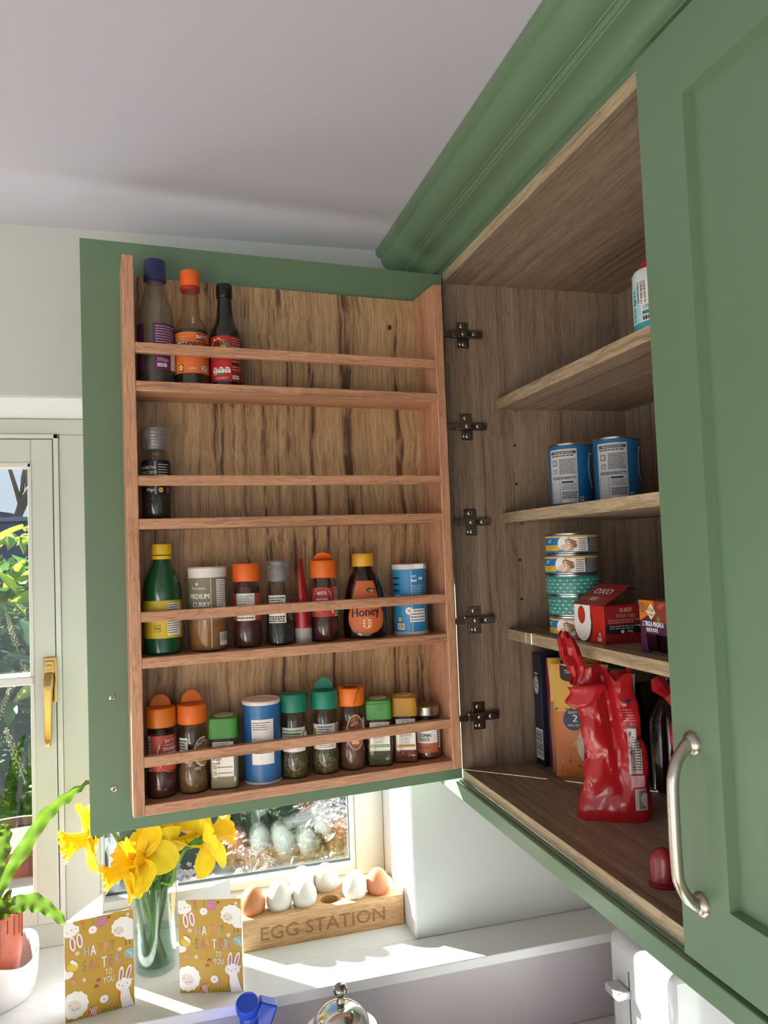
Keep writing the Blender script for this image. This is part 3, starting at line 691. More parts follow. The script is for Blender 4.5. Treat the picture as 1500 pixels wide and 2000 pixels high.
t = on_rack('salt_drum', 'bright blue salt drum with white rims at the right end of the third rack shelf', 'salt drum', .0965, 3)
MB().lathe([(.0280, .0052), (.0280, .106)], mat('2f83b8', .35), 40).build('drum_body', t)
MB().lathe([(.0278, 0), (.0284, .001), (.0284, .0048), (.0278, .0055)], mat('cfccc6', .4), 40).build('base_rim', t)
ld = MB().lathe([(.0280, .106), (.0286, .1065), (.0286, .1135), (.0278, .1145)], mat('cfccc6', .4), 40).build('lid', t)
MB().box(.009, .024, -.029, -.018, .1075, .1148, mat('d8d5cf', .4)).build('pouring_tab', ld, bevel=.001)
def f_(p, r):
    lb = mat('b9d7e6', .5)
    for q in (.072, .082, .092): p.ell(-.0255, q, .009, .0014, mat('101828', .5), 1)
    p.lines(-.028, .050, -.017, .066, lb, 5, l=1)
    p.rect(.003, .086, .012, .096, PAPER, 1); p.ell(.0060, .0915, .0022, .0034, mat('2f83b8', .4), 2, rot=.5); p.ell(.0095, .0915, .0022, .0034, mat('2f83b8', .4), 2, rot=-.5); p.rect(.0155, .089, .023, .093, PAPER, 1)
    p.lines(.003, .062, .022, .081, lb, 6, l=1, fill=.35); p.rect(-.001, .056, .026, .0580, PAPER, 1); p.rect(-.001, .021, .026, .042, PAPER, 1)
    p.lines(0, .022, .025, .041, mat('2a3f6a', .5), 4, l=2, fill=.35, ragged=.05); p.ell(-.002, .039, .0060, .0060, PAPER, 2); p.text('X', -.002, .0365, .0060, mat('2a3f6a', .5), 3)
    p.rect(-.021, .022, -.0155, .029, mat('1c4a78', .5), 1); p.ell(-.0182, .0255, .0034, .0034, mat('e3cf3a', .5), 2); p.rect(-.021, .0251, -.0155, .0259, INK, 3)
    p.rect(-.024, .009, -.010, .019, PAPER, 1); p.bars(-.023, .011, -.011, .018, GREY, 9, 2); p.rect(.0022, .006, .0032, .104, mat('a9cfe4', .2), 1)
wrap(t, .0282, f_)

# --- bottom shelf
t = on_rack('spice_jar', 'smoked paprika jar with orange flip lid open, left end of the bottom rack shelf', 'spice jar', .4975, 4)
batts(t, '4c1d17', 'd5711c', .080, flap=[(-22, .004, .0)])
def f_(p, r):
    p.rect(-.014, .034, .028, .078, mat('bb4a3a', .5)); p.rect(-.022, .034, -.015, .078, mat('b9b2ae', .5)); p.lines(-.0215, .035, -.016, .073, INK, 9, l=1)
    p.ell(.014, .054, .0200, .0225, mat('f0d4c4', .5), 1, n=28); p.ell(.0145, .0535, .0190, .0215, mat('b5352d', .5), 2, n=28)
    p.text('BATTS', .0125, .0690, .0044, PAPER, 3, kx=.8); p.lines(.005, .0650, .020, .0670, PAPER, 1, l=3); p.text('SMOKED', .0125, .0590, .0046, PAPER, 3, kx=.8, bold=.0004); p.text('PAPRIKA', .0125, .0515, .0058, PAPER, 3, kx=.8, bold=.0004)
wrap(t, .0206, f_)
t = on_rack('spice_jar', 'jar of tan ground spice with open orange flip lid, second on the bottom shelf', 'spice jar', .4530, 4)
batts(t, '7d5c3a', 'dd6a1c', .045, flap=[(-16, .003, .0015)])
def f_(p, r):
    p.rect(-.022, .040, -.007, .071, PAPER); p.lines(-.0215, .055, -.008, .069, INK, 4, l=1); p.ell(.016, .052, .0150, .0190, mat('e3d3b8', .5), 1, n=26); p.ell(.0165, .0515, .0125, .0165, mat('a07b4e', .5), 2, n=26)
    p.poly([(.007, .060), (.0075, .066), (.024, .0715), (.024, .0655)], mat('6b2626', .5), 3); p.text('BATTS', .0140, .0622, .0044, PAPER, 4, kx=.8, rot=.3)
    p.rect(.002, .030, .012, .034, mat('8d8a86', .5), 0)
wrap(t, .0206, f_)

def square_jar(t, lidhex, content, h=.100, half=.0205, design=None, turn=0, disc=True):
    t.scale = (1, 1, 1.06)
    bp = [(half-.0012, 0), (half, .003), (half, .054), (half-.0005, .062), (half*.86, .0655), (half*.84, .070)]
    MB().lathe(bp, glass('f0f2ee', .05, 1.4), 40, sq=.75, T=Matrix.Rotation(pi/40, 4, 'Z')).build('jar_body', t)
    MB().lathe(shrink(bp, .0013, .002, .056), content, 32, sq=.75).build('spice', t)
    lp = [(half-.0005, .0690), (half+.0006, .0700), (half+.0004, .088), (half-.0006, .0965), (half-.0040, .0985)]
    ld = MB().lathe(lp, mat(lidhex, .42), 48, sq=.75).build('lid', t)
    if disc:
        MB().lathe([(half*.66, .0985), (half*.66, .0992)], mat('d8d2c4', .5), 24).build('lid_sticker', ld)
        q = Print(plane_map((0, 0, .0990), (1, 0, 0), (0, 1, 0), (0, 0, 1)), curved=False); q.lines(-.010, -.005, .010, .005, GREY, 3, l=1, fill=.4); q.build('sticker_print', ld)
    p = Print(plane_map((0, -half*1.006, 0), (1, 0, 0), (0, 0, 1), (0, -1, 0)), curved=False)
    if design: design(p); p.build('printed_label', t)
    return ld
t = on_rack('spice_jar', 'square pale powder jar with green lid beside the tall blue drum, bottom rack shelf', 'spice jar', .4065, 4, turn=-16)
def f_(p):
    p.rect(-.0150, .018, .0155, .0655, PAPER); p.lines(-.0145, .060, .010, .0645, INK, 2, l=1, fill=.3); p.lines(-.0145, .048, .0145, .058, INK, 3, l=1, fill=.3); p.text('45ge', -.0085, .0405, .0044, INK, 2)
    p.lines(-.0145, .035, -.004, .038, INK, 1, l=1); gr = mat('4d7a35', .5)
    for q in (.0285, .0205): p.rect(-.0140, q, -.0095, q+.0055, gr, 1); p.poly([(-.0138, q+.003), (-.012, q+.001), (-.0096, q+.0052), (-.012, q+.0025)], PAPER, 2); p.lines(-.008, q+.001, .0145, q+.004, GREY, 1, l=1, ragged=.05)
square_jar(t, '3e8a2e', mat('a9a184', .8, vary=.05, vscale=80), design=f_, half=.0212)

t = on_rack('salt_drum', 'tall deep blue drum with white lid and white back label on the bottom rack shelf', 'salt drum', .3490, 4, depth=.043)
MB().lathe([(.0285, .0035), (.0285, .118)], mat('2f68a0', .35, vary=.05, vscale=20), 40).build('drum_body', t)
MB().lathe([(.0282, 0), (.0289, .0008), (.0289, .0032), (.0284, .004)], mat('c9c4bc', .4), 40).build('base_rim', t)
ld = MB().lathe([(.0288, .1165), (.0293, .1172), (.0293, .1210), (.0280, .1225), (.027, .1212)], mat('ded4ca', .4), 40).build('lid', t)
MB().lathe([(.009, .1212), (.009, .1222)], mat('e6ddd4', .4), 20, sy=.5).build('pouring_tab', ld)
def f_(p, r):
    p.rect(-.016, .030, .018, .096, PAPER); p.lines(-.0145, .080, .013, .093, INK, 4, l=1, fill=.3); p.lines(-.0145, .048, .016, .058, INK, 4, l=1, fill=.35, ragged=.05); p.lines(-.0145, .066, -.010, .068, INK, 1, l=1); p.rect(-.012, .0465, .016, .0475, INK, 1)
wrap(t, .0287, f_)

def flake(a, b_, c_): return speckle(a, b_, c_, 420)
HERB = flake('3c3a22', '56522e', '8a8354')
t = on_rack('spice_jar', 'herb jar with closed teal lid beside the deep blue drum on the bottom rack shelf', 'spice jar', .2990, 4)
batts(t, '', '157a62', .050, contmat=HERB)
def f_(p, r):
    p.rect(-.022, .036, .018, .068, PAPER); p.lines(-.020, .040, .012, .066, INK, 7, l=1, fill=.3); p.rect(-.020, .0585, .009, .0605, mat('6f8f4a', .5), 2); p.ell(.018, .055, .0055, .009, mat('7f9a4a', .5), 2); p.ell(.018, .055, .0038, .007, PAPER, 3)
wrap(t, .0206, f_)
t = on_rack('spice_jar', 'herb jar with teal flip lid raised, in the middle of the bottom rack shelf', 'spice jar', .2495, 4)
batts(t, '', '168069', .045, flap=[(-12, .003, .001)], contmat=HERB)
def f_(p, r):
    p.rect(-.021, .034, .017, .068, PAPER); p.ell(-.018, .056, .004, .007, mat('7f9a4a', .5), 1); p.lines(-.012, .056, .011, .066, INK, 3, l=1, fill=.4); p.lines(-.010, .036, .014, .045, mat('4d5470', .5), 4, l=1, fill=.35, ragged=.05); p.rect(.0175, .034, .0185, .068, mat('bfc4c4', .4)); p.rect(.020, .040, .026, .068, PAPER); p.lines(.0202, .041, .0258, .066, INK, 8, l=1)
wrap(t, .0206, f_)
t = on_rack('spice_jar', 'brown spice jar with cracked bright orange lid on the bottom rack shelf', 'spice jar', .2055, 4)
batts(t, '6b4530', 'ee7722', .060, cracked=True)
def f_(p, r):
    p.ell(.006, .052, .0150, .0245, mat('d9b795', .5), 0, n=28); p.ell(.006, .052, .0135, .0225, mat('9c5a34', .5), 1, n=28)
    p.poly([(-.004, .059), (-.0035, .0655), (.014, .0690), (.014, .0625)], mat('6b2020', .5), 3); p.text('BATTS', .0050, .0615, .0042, PAPER, 4, kx=.8, rot=.18)
    p.ell(.006, .042, .009, .007, mat('c77b3a', .5), 2); p.lines(.000, .036, .012, .044, PAPER, 3, l=3); p.rect(.0195, .048, .026, .070, PAPER)
wrap(t, .0206, f_)
t = on_rack('spice_jar', 'square mixed herbs jar with light green hinged lid on the bottom rack shelf', 'spice jar', .1595, 4, turn=-20)
def f_(p):
    p.rect(-.0150, .0235, .0165, .066, PAPER); p.ell(0, .0595, .004, .004, GREY, 1); p.ell(0, .0600, .003, .003, PAPER, 2)
    p.text('MIXED', 0, .0405, .0048, GREY, 2, kx=.8); p.text('HERBS', 0, .0352, .0036, GREY, 2, kx=.8); p.rect(-.0140, .0290, .0155, .0330, mat('5e9a45', .5), 1); p.lines(-.012, .0302, .014, .0318, PAPER, 1, l=2, ragged=.05)
ld = square_jar(t, '4f9a45', speckle('4a4c34', '6a6a4c', '3a3c2a', 700), design=f_)
MB().box(-.0185, .0185, -.0215, -.0205, .0915, .0930, mat('3d8035', .5)).build('hinge_line', ld)
MB().lathe([(.0060, .0), (.0060, .0010)], mat('458c3c', .5), 20, T=Matrix.Translation((.004, -.0203, .0880)) @ Matrix.Rotation(R(90), 4, 'X')).build('thumb_catch', ld)
p = Print(plane_map((-.0207, 0, 0), (0, -1, 0), (0, 0, 1), (-1, 0, 0)), curved=False); p.rect(-.015, .026, .015, .066, PAPER); p.lines(-.014, .028, .014, .064, INK, 9, l=1); p.build('side_label', t)
t = on_rack('spice_jar', 'square Kashmiri chilli flakes jar with mustard yellow lid on the bottom rack shelf', 'spice jar', .1145, 4, turn=-22)
def f_(p):
    p.rect(-.0145, .0195, .0165, .066, PAPER); p.ell(.001, .0610, .0045, .004, GREY, 1); p.ell(.001, .0615, .0035, .003, PAPER, 2)
    p.text('KASHMIRI', .001, .0395, .0044, GREY, 2, kx=.72); p.text('CHILLI', .001, .0343, .0040, GREY, 2, kx=.72); p.text('FLAKES', .001, .0296, .0034, GREY, 2, kx=.8); p.rect(-.0135, .0240, .0155, .0280, mat('b8862c', .5), 1)
square_jar(t, 'c08a1e', speckle('5a2018', '7d3a2c', 'a3603f', 330), design=f_)
p = Print(plane_map((-.0207, 0, 0), (0, -1, 0), (0, 0, 1), (-1, 0, 0)), curved=False); p.rect(-.015, .024, .015, .066, PAPER); p.lines(-.014, .028, .014, .064, INK, 9, l=1); p.build('side_label', t)
t = on_rack('spice_jar', 'short round cumin seeds jar with silver screw lid on the bottom rack shelf', 'spice jar', .0745, 4, depth=.043)
pr = [(.0205, 0), (.0228, .003), (.0230, .055), (.0220, .063), (.0195, .068)]
MB().lathe(pr, glass('efe9e2', .05, 1.4), 36).build('jar_body', t)
MB().lathe(shrink(pr, .0012, .002, .060), speckle('4a2e1a', '6b4526', '8a5f38', 600), 28).build('cumin_seeds', t)
MB().lathe([(.0205, .0685), (.0218, .0690), (.0222, .071), (.0214, .0735), (.0220, .076), (.0214, .0785), (.0216, .0825), (.0200, .0840), (.018, .0832)], mat('b9a99c', .3, .9), 36).build('lid', t)
def f_(p, r):
    p.rect(-.030, .011, .018, .058, PAPER); p.rect(-.030, .011, .018, .0265, mat('b5603f', .5), 1); p.text('CUMIN', -.004, .0365, .0052, INK, 2, kx=.85, bold=.0004); p.text('SEEDS', -.005, .0298, .0052, INK, 2, kx=.85, bold=.0004); p.lines(-.014, .0185, .004, .0205, INK, 1, l=2)
    p.rect(.0205, .018, .0245, .058, PAPER); p.lines(.0207, .020, .0243, .056, INK, 9, l=1)
wrap(t, .0232, f_)

# ================================================================== food inside the cabinet
def face(x, y): return -math.atan2(x, y)
def at(name, label, cat, x, y, z, rot=None, group=None):
    return thing(name, label, cat, (x, y, Z(z)+.0002), face(x, y) if rot is None else rot, group)
# aerosol on the top shelf
t = at('spray_can', 'white and aqua spray can with red cap on the top cabinet shelf', 'spray can', .621, .852, .269); t.scale = (1, 1, .77)
MB().lathe([(.030, 0), (.0325, .003), (.0325, .012), (.0320, .014)], mat('3aa3ae', .35), 36).build('base_band', t)
MB().lathe([(.0322, .014), (.0325, .016), (.0325, .098), (.0300, .104), (.026, .106)], mat('d6e2e4', .35), 36).build('can_body', t)
MB().lathe([(.0240, .1055), (.0240, .112), (.0200, .122), (.010, .125)], mat('a01f28', .35), 30).build('cap', t)
def f_(p, r):
    tl = mat('24808a', .5)
    p.rect(-.051, .014, -.026, .078, mat('a9d3d9', .4)); 
    for i, q in enumerate((.066, .060)): p.rect(-.040, q, -.034+.001*i, q+.0025, tl, 1)
    p.ell(-.037, .051, .0042, .0060, tl, 2); p.ell(-.038, .051, .0018, .0032, mat('a9d3d9', .4), 3)
    for i in range(9): p.rect(-.040+.0004*i, .040-.0030*i, -.035+.0012*(i % 3), .0414-.0030*i, tl, 2); p.rect(-.026, .042, -.008, .085, PAPER, 1); p.bars(-.024, .044, -.016, .083, INK, 22, 2, vertical=False); p.lines(-.0285, .046, -.0265, .082, INK, 12, l=2)
    p.text('170', -.016, .034, .0065, INK, 2, kx=.7); p.rect(-.022, .0255, -.012, .031, tl, 1); p.rect(-.0215, .016, -.0155, .0225, INK, 1); p.text('f', -.0185, .0172, .005, PAPER, 2); p.rect(-.0145, .016, -.010, .0225, mat('b5304a', .5), 1)
wrap(t, .0326, f_)

# two tall blue tins
def bean_tin(label, x, y, ang):
    t = at('food_tin', label, 'tin', x, y, .060, ang)
    MB().lathe([(.0365, .003), (.0370, .0045), (.0370, .104), (.0365, .1055)], mat('1f6aa0', .35), 44).build('tin_body', t)
    MB().lathe([(.0355, 0), (.0382, .0006), (.0382, .0032), (.0365, .0045)], STEEL, 44).build('base_rim', t)
    rm_ = MB().lathe([(.0365, .1045), (.0382, .1055), (.0382, .1085), (.0368, .1090), (.0362, .1070), (.002, .1070)], STEEL, 44)
    rm_.build('top_rim', t)
    def f_(p, r):
        pl = mat('c3c6c8', .5)
        p.rect(-.030, .008, .020, .099, pl); p.rect(-.0265, .0905, .0185, .0955, mat('3f464c', .5), 1); p.text('Heating Instructions', -.004, .0918, .0030, PAPER, 2, kx=.95)
        p.lines(-.026, .086, .016, .0895, INK, 1, l=1); p.rect(-.011, .056, .0185, .083, mat('a9aeb2', .5), 1); p.lines(-.010, .057, .0175, .082, INK, 9, l=2, fill=.32); p.rect(-.024, .071, -.0145, .081, GREY, 1); p.rect(-.022, .073, -.0165, .079, pl, 2)
        p.rect(-.023, .058, -.015, .065, GREY, 1); p.rect(-.0215, .0592, -.0165, .0635, pl, 2); p.rect(-.026, .0475, .0185, .053, mat('a9aeb2', .5), 1); p.lines(-.025, .048, .018, .0525, INK, 2, l=2)
        p.bars(-.028, .010, -.010, .044, INK, 15, 1, vertical=False); p.rect(-.007, .0415, .012, .0445, INK, 1); p.lines(-.007, .030, .019, .040, INK, 4, l=1, fill=.3); p.lines(-.007, .015, .019, .027, INK, 4, l=1, fill=.5, ragged=.1); p.rect(-.0065, .0095, .004, .0135, PAPER, 1)
        p.rect(.022, .010, .029, .018, pl, 1); p.ell(.0255, .0145, .002, .002, GREY, 2)
        for k in range(12):                                     # pale outline of the bowl printed on the front
            a = k/12; y_ = .090-.058*a; x_ = .0435-.004*sin(a*pi)+.006*a*a; p.poly([(x_, y_), (x_+.0022, y_), (x_+.0024+.0008*a, y_-.0052), (x_+.0004+.0008*a, y_-.0052)], PAPER, 1)
        p.rect(.0435, .089, .053, .0915, PAPER, 1)
    wrap(t, .0371, f_); return t
bean_tin('blue food tin on the left of the pair on the middle cabinet shelf', .668, 1.184, face(.668, 1.184)-R(14))
bean_tin('blue food tin on the right of the pair on the middle cabinet shelf', .712, 1.110, face(.712, 1.110)-R(6))

# stack of five flat fish tins
def fish_tin(kind, label, z, dx, dy, ang):
    t = at('fish_tin', label, 'tin', .641+dx, 1.142+dy, z, ang); t.scale = (1.04, 1.04, 1.07)
    teal = kind == 'teal'
    MB().lathe([(.0400, .0012), (.0412, .003), (.0412, .0265), (.0404, .028)], mat('2f8f86', .4) if teal else mat('1d78b5', .4), 44).build('tin_body', t)
    MB().lathe([(.0385, 0), (.0408, .0004), (.0408, .0018)], STEEL, 44).build('base_rim', t)
    MB().lathe([(.0406, .0275), (.0418, .0282), (.0418, .0303), (.0404, .0308), (.0396, .0295), (.002, .0295)], STEEL, 44).build('top_rim', t)
    def f_(p, r):
        if teal:
            for i in range(4):
                y_ = .0055+.0056*i
                for k in range(-7, 8):
                    x_ = k*.0105+(.005 if i % 2 else 0); p.ell(x_, y_, .0019, .0012, PAPER, 1); p.ell(x_, y_, .0011, .0006, mat('2f8f86', .4), 2)
                    for q in range(3): p.rect(x_+.003+.0022*q, y_+.0006*((q % 2)), x_+.0046+.0022*q, y_+.0006*((q % 2))+.0005, mat('9cc9c2', .5), 1)
            p.rect(-.0265, .003, -.0255, .026, mat('6fb4ac', .5), 1)
        else:
            ye = mat('d8b23a', .5); p.rect(-.062, .0240, .062, .0268, ye); p.rect(-.062, .0045, -.026, .0130, ye); p.poly([(-.040, .0125), (-.026, .0140), (-.022, .0128), (-.026, .0120)], ye, 0)
            p.ell(-.018, .0150, .0105, .0110, PAPER, 1); p.rect(-.010, .0030, .019, .0240, PAPER, 0)
            p.ell(-.013, .0085, .0105, .0060, mat('c9a287', .6), 2); p.ell(-.008, .0165, .0090, .0050, mat('b78a66', .6), 2, rot=-.4); p.ell(-.017, .010, .006, .004, mat('dcbfa3', .6), 3, rot=.3); p.ell(-.006, .0190, .008, .0016, mat('8a5a3a', .6), 3, rot=-.35); p.ell(-.005, .0150, .008, .0012, mat('8a5a3a', .6), 3, rot=-.35); p.ell(-.002, .0105, .0035, .002, mat('5d7a35', .6), 3)
            p.lines(.004, .0035, .018, .023, INK, 6, l=1, fill=.35); p.rect(.0185, .014, .022, .024, mat('1c5f78', .5), 1); p.rect(.022, .003, .062, .024, mat('8f8a86', .6), 0); p.lines(.023, .004, .060, .023, INK, 7, l=1, fill=.3)
            p.lines(-.048, .0160, -.040, .0215, PAPER, 2, l=2); p.lines(-.046, .0065, -.034, .0115, mat('9c7a20', .5), 2, l=2, fill=.35)
    wrap(t, .0413, f_)
f0 = face(.641, 1.142)
for i, (k, lb) in enumerate((('fish', 'blue and yellow fish tin, lowest of the stack behind the red stock box'), ('teal', 'teal patterned fish tin, second from the bottom of the stack'), ('teal', 'teal patterned fish tin in the middle of the stack'),
                             ('fish', 'blue and yellow fish tin directly on top of the teal tins'), ('fish', 'blue and yellow fish tin, topmost of the stack'))):
    fish_tin(k, lb, -.149+.0333*i, (0, .001, -.002, -.001, .001)[i], (0, .003, .002, .006, .005)[i], f0+R((-6, 3, -4, 4, 9)[i]))

# red stock cube box with raised lid
t = thing('stock_cube_box', 'red OXO beef stock cube box with its lid raised on the lower cabinet shelf', 'box', (.606, 1.000, Z(-.149)+.0002))
RD = mat('c22a22', .4); RDK = mat('8f1d1d', .45)
MB().box(0, .062, 0, .086, 0, .056, RD).build('carton', t, bevel=.0005)
lid = MB(); lid.add([(-.001, -.001, .0565), (-.001, .087, .0565), (.045, .081, .0855), (.047, .003, .0840), (-.001, -.001, .0552), (-.001, .087, .0552), (.0455, .081, .0842), (.0475, .003, .0827)], [(0, 3, 2, 1), (4, 5, 6, 7), (0, 4, 7, 3), (1, 2, 6, 5), (2, 3, 7, 6), (0, 1, 5, 4)], RDK)
L_ = lid.build('lid', t, smooth=0)
lt = MB(); lt.add([(.047, .003, .084), (.0475, .081, .0855), (.060, .078, .079), (.061, .004, .076)], [(0, 1, 2, 3)], mat('35191a', .6)); lt.build('lid_tuck_flap', L_, solid=.0006)
p = Print(plane_map((-.0002, .086, 0), (0, -1, 0), (0, 0, 1), (-1, 0, 0)), curved=False)
p.ell(.0260+.0015, .0255, .0255, .0320, mat('5a1414', .5), 1, n=30); p.ell(.0255, .0280, .0245, .0275, WHITE, 2, n=30); p.rect(.002, .028, .0490, .0555, WHITE, 2)
p.poly([(.002, .028), (.0015, .046), (.004, .0556), (.002, .0556)], WHITE, 2); p.poly([(.049, .028), (.051, .028), (.0470, .052), (.0435, .0557), (.040, .0557)], WHITE, 2)
p.ell(.0240, .0400, .0105, .0135, mat('5a1414', .5), 3, n=24); p.ell(.0252, .0395, .0095, .0125, mat('c7321c', .4), 4, n=24)
p.text('18', .073, .0110, .0058, WHITE, 2, kx=.7, bold=.0003); p.text('BEEF', .073, .0040, .0056, WHITE, 2, kx=.7, bold=.0004); p.build('printed_label', t)
p = Print(plane_map((0, -.0002, 0), (1, 0, 0), (0, 0, 1), (0, -1, 0)), curved=False)
p.rect(0, 0, .062, .056, RDK); p.text('18 BEEF', .035, .0460, .0062, mat('c9a8a0', .5), 2, kx=.75, bold=.0003); p.text('STOCK CUBES', .035, .0385, .0046, mat('c9a8a0', .5), 2, kx=.75); p.lines(.006, .0295, .060, .0365, mat('a8756e', .5), 2, l=1)
p.rect(.002, .015, .060, .0285, INK, 1); p.lines(.008, .021, .058, .0275, mat('b9b2ae', .5), 2, l=2, fill=.35); p.ell(.029, .0178, .0028, .0024, PAPER, 2); p.text('106g', .041, .0165, .0036, PAPER, 2); p.build('side_label', t)
sl = Vector((.046, 0, .029)).normalized()
p = Print(plane_map((-.001, .087, .0566), (0, -1, 0), sl, Vector((-sl.z, 0, sl.x))), curved=False)
p.text('OXO', .045, .027, .0130, WHITE, 1, kx=1.15, bold=.0012); p.text('BEEF', .043, .010, .0085, PAPER, 1, kx=.8, bold=.0006); p.ell(.018, .014, .010, .006, mat('b5482a', .5), 0, rot=.4); p.build('lid_print', L_)

# tikka masala paste pots in a card sleeve
def pot(t, x, y, z, dark='3a1a16'):
    b = MB().lathe([(.0170, 0), (.0190, .002), (.0215, .030), (.0222, .031)], glass('b8a79c', .12, 1.5, op=.6, opc=dark), 24, T=Matrix.Translation((x, y, z))).build('pot', t)
    MB().lathe([(.0235, .0312), (.0250, .0316), (.0250, .0326), (.0235, .0330)], mat('c9c6c4', .35, .5), 24, T=Matrix.Translation((x, y, z))).build('foil_lid', b)
t = thing('paste_pots_pack', 'tikka masala paste pots in an orange and purple card sleeve on the lower shelf', 'food pack', (.609, .915, Z(-.149)+.0002))
PU = mat('4a2348', .45)
pot(t, .030, -.026, .001, '1a0f10'); pot(t, .030, -.026, .0345, '1a0f10'); pot(t, .030, -.075, .001, '1a0f10'); pot(t, .030, -.075, .0345, '1a0f10')
sv = MB(); sv.box(0, .0008, -.100, 0, .026, .070, PU); sv.box(0, .060, -.100, 0, .0692, .070, mat('5d4a44', .5)); sv.box(.0592, .060, -.100, 0, 0, .070, PU)
sv.add([(0, 0, .026), (0, -.012, .026), (0, -.016, 0), (0, -.004, 0), (.0008, 0, .026), (.0008, -.012, .026), (.0008, -.016, 0), (.0008, -.004, 0)], [(0, 1, 2, 3), (4, 7, 6, 5), (0, 3, 7, 4), (1, 5, 6, 2)], PU)
sv.add([(0, -.100, .026), (0, -.088, .026), (0, -.084, 0), (0, -.096, 0), (.0008, -.100, .026), (.0008, -.088, .026), (.0008, -.084, 0), (.0008, -.096, 0)], [(3, 2, 1, 0), (5, 6, 7, 4)], PU)
sv.box(0, .060, -.0008, 0, .0, .070, mat('6d3a55', .5)); sv.build('card_sleeve', t, smooth=0)
p = Print(plane_map((-.0001, 0, 0), (0, -1, 0), (0, 0, 1), (-1, 0, 0)), curved=False)
p.rect(0, .050, .032, .070, mat('cf7420', .45)); p.poly([(0, .042), (.018, .050), (0, .052)], mat('cf7420', .45), 0); p.rect(.032, .042, .100, .070, mat('8f3328', .5)); p.ell(.0065, .0600, .0052, .0062, INK, 1); p.ell(.0065, .0600, .0042, .0050, mat('a88a4a', .5), 2); p.lines(.0035, .0575, .0095, .0625, INK, 2, l=3, fill=.4)
p.poly([(.026, .0445), (.037, .0550), (.0265, .0665), (.0155, .0555)], mat('e3d9b0', .5), 2); p.text("PATAK'S", .0265, .0555, .0048, INK, 3, kx=.78, rot=-.05); p.text('Original', .0265, .0505, .0030, INK, 3, kx=.8)
p.text('2 TIKKA MASALA', .029, .0360, .0068, WHITE, 2, kx=.62, bold=.0005); p.text('PASTE POTS', .027, .0290, .0052, WHITE, 2, kx=.62, bold=.0004); p.ell(.042, .0470, .0036, .0036, mat('5f8a35', .5), 2); p.ell(.048, .064, .008, .003, mat('b5533a', .5), 2, rot=.4); p.build('printed_label', t)
for z, lb in ((-.149, 'clear plastic pot with foil lid, lower of two beside the tikka pack'), (-.1157, 'clear plastic pot with foil lid, upper of two beside the tikka pack')):
    t = thing('plastic_pot', lb, 'pot', (.660, .955, Z(z)+.0003)); pot(t, 0, 0, 0, '8d8a88'); t.scale = (.92,)*3

# boxes and pouches on the cabinet floor
FZ = -.388
t = thing('food_box', 'navy blue food box with white barcode at the far left of the cabinet floor', 'box', (.622, 1.243, Z(FZ)+.0002))
NV = mat('141b33', .4); MB().box(0, .16, 0, .030, 0, .197, NV).build('carton', t, bevel=.0008)
p = Print(plane_map((-.0001, .030, 0), (0, -1, 0), (0, 0, 1), (-1, 0, 0)), curved=False)
p.rect(.003, .012, .029, .064, PAPER); p.bars(.004, .016, .028, .061, INK, 20, 1, vertical=False); p.ell(.013, .140, .0095, .0160, mat('b9b9b5', .5), 1, n=24); p.ell(.013, .140, .0085, .0148, NV, 2, n=24); p.ell(.013, .140, .0080, .0140, mat('b9b9b5', .5), 3, n=24); p.lines(.0065, .134, .0195, .147, NV, 3, l=4, fill=.4); p.lines(.007, .1585, .020, .1625, PAPER, 1, l=1); p.build('printed_label', t)
t = thing('food_box', 'maroon food box standing beside the navy box on the cabinet floor', 'box', (.630, 1.219, Z(FZ)+.0002))
MB().box(0, .15, 0, .020, 0, .190, mat('6e1530', .4)).build('carton', t, bevel=.0008); MB().box(-.0004, 0, .0, .012, .0, .178, mat('8a1c3a', .45)).build('side_strip', t)

def pouch(name, label, cat, a, b_, h, base, top, design=None, lean=.0, th=.016, mats=None):
    """flat stand-up pouch whose lower edge runs from a to b"""
    ax = Vector((b_[0]-a[0], b_[1]-a[1], 0)); w_ = ax.length; ang = math.atan2(ax.y, ax.x)
    t = thing(name, label, cat, (a[0], a[1], Z(FZ)+.0002), ang); n_ = 10; kk = 12
    def P(s, q, side):
        z_ = h*q; prof_ = max(0, min(1, (1-q)*1.5))**.6*(1 if q > .02 else .7); e = (sin(pi*s)**.5 if 0 < s < 1 else 0)
        y_ = side*th*.5*prof_*e + lean*q + .0012*sin(9*s+7*q+side) + th*.5
        x_ = w_*s + .0020*sin(11*q+2*s)*(1-abs(2*s-1)*.3)
        return (x_, y_, z_)
    m = MB()
    for side in (-1, 1):
        G = [[P(j/n_, i/kk, side) for j in range(n_+1)] for i in range(kk+1)]
        m.grid(G if side < 0 else [r_[::-1] for r_ in G], mats or base)
    m.build('pouch_body', t, smooth=60)
    if design:
        def mp(s, q, hh): v_ = P(s/w_, q/h, -1); return Vector((v_[0], v_[1]-hh*1.4, v_[2]))
        p = Print(mp, ds=.006); design(p, w_, h); p.build('printed_label', t)
    return t
BRN = mat('8d6a4c', .45); YEL = mat('d0a02a', .4); ORG = mat('cb7431', .4)
pouch('food_pouch', 'brown-edged yellow pouch tucked behind the orange pouch on the cabinet floor', 'pouch', (.619, 1.2080), (.700, 1.166), .193, BRN, YEL, lambda p, w_, h: (p.rect(.001, h*.62, w_-.001, h-.001, YEL), p.poly([(w_*.25, h*.93), (w_*.25, h-.004), (w_, h-.004), (w_, h*.93)], INK, 1)))
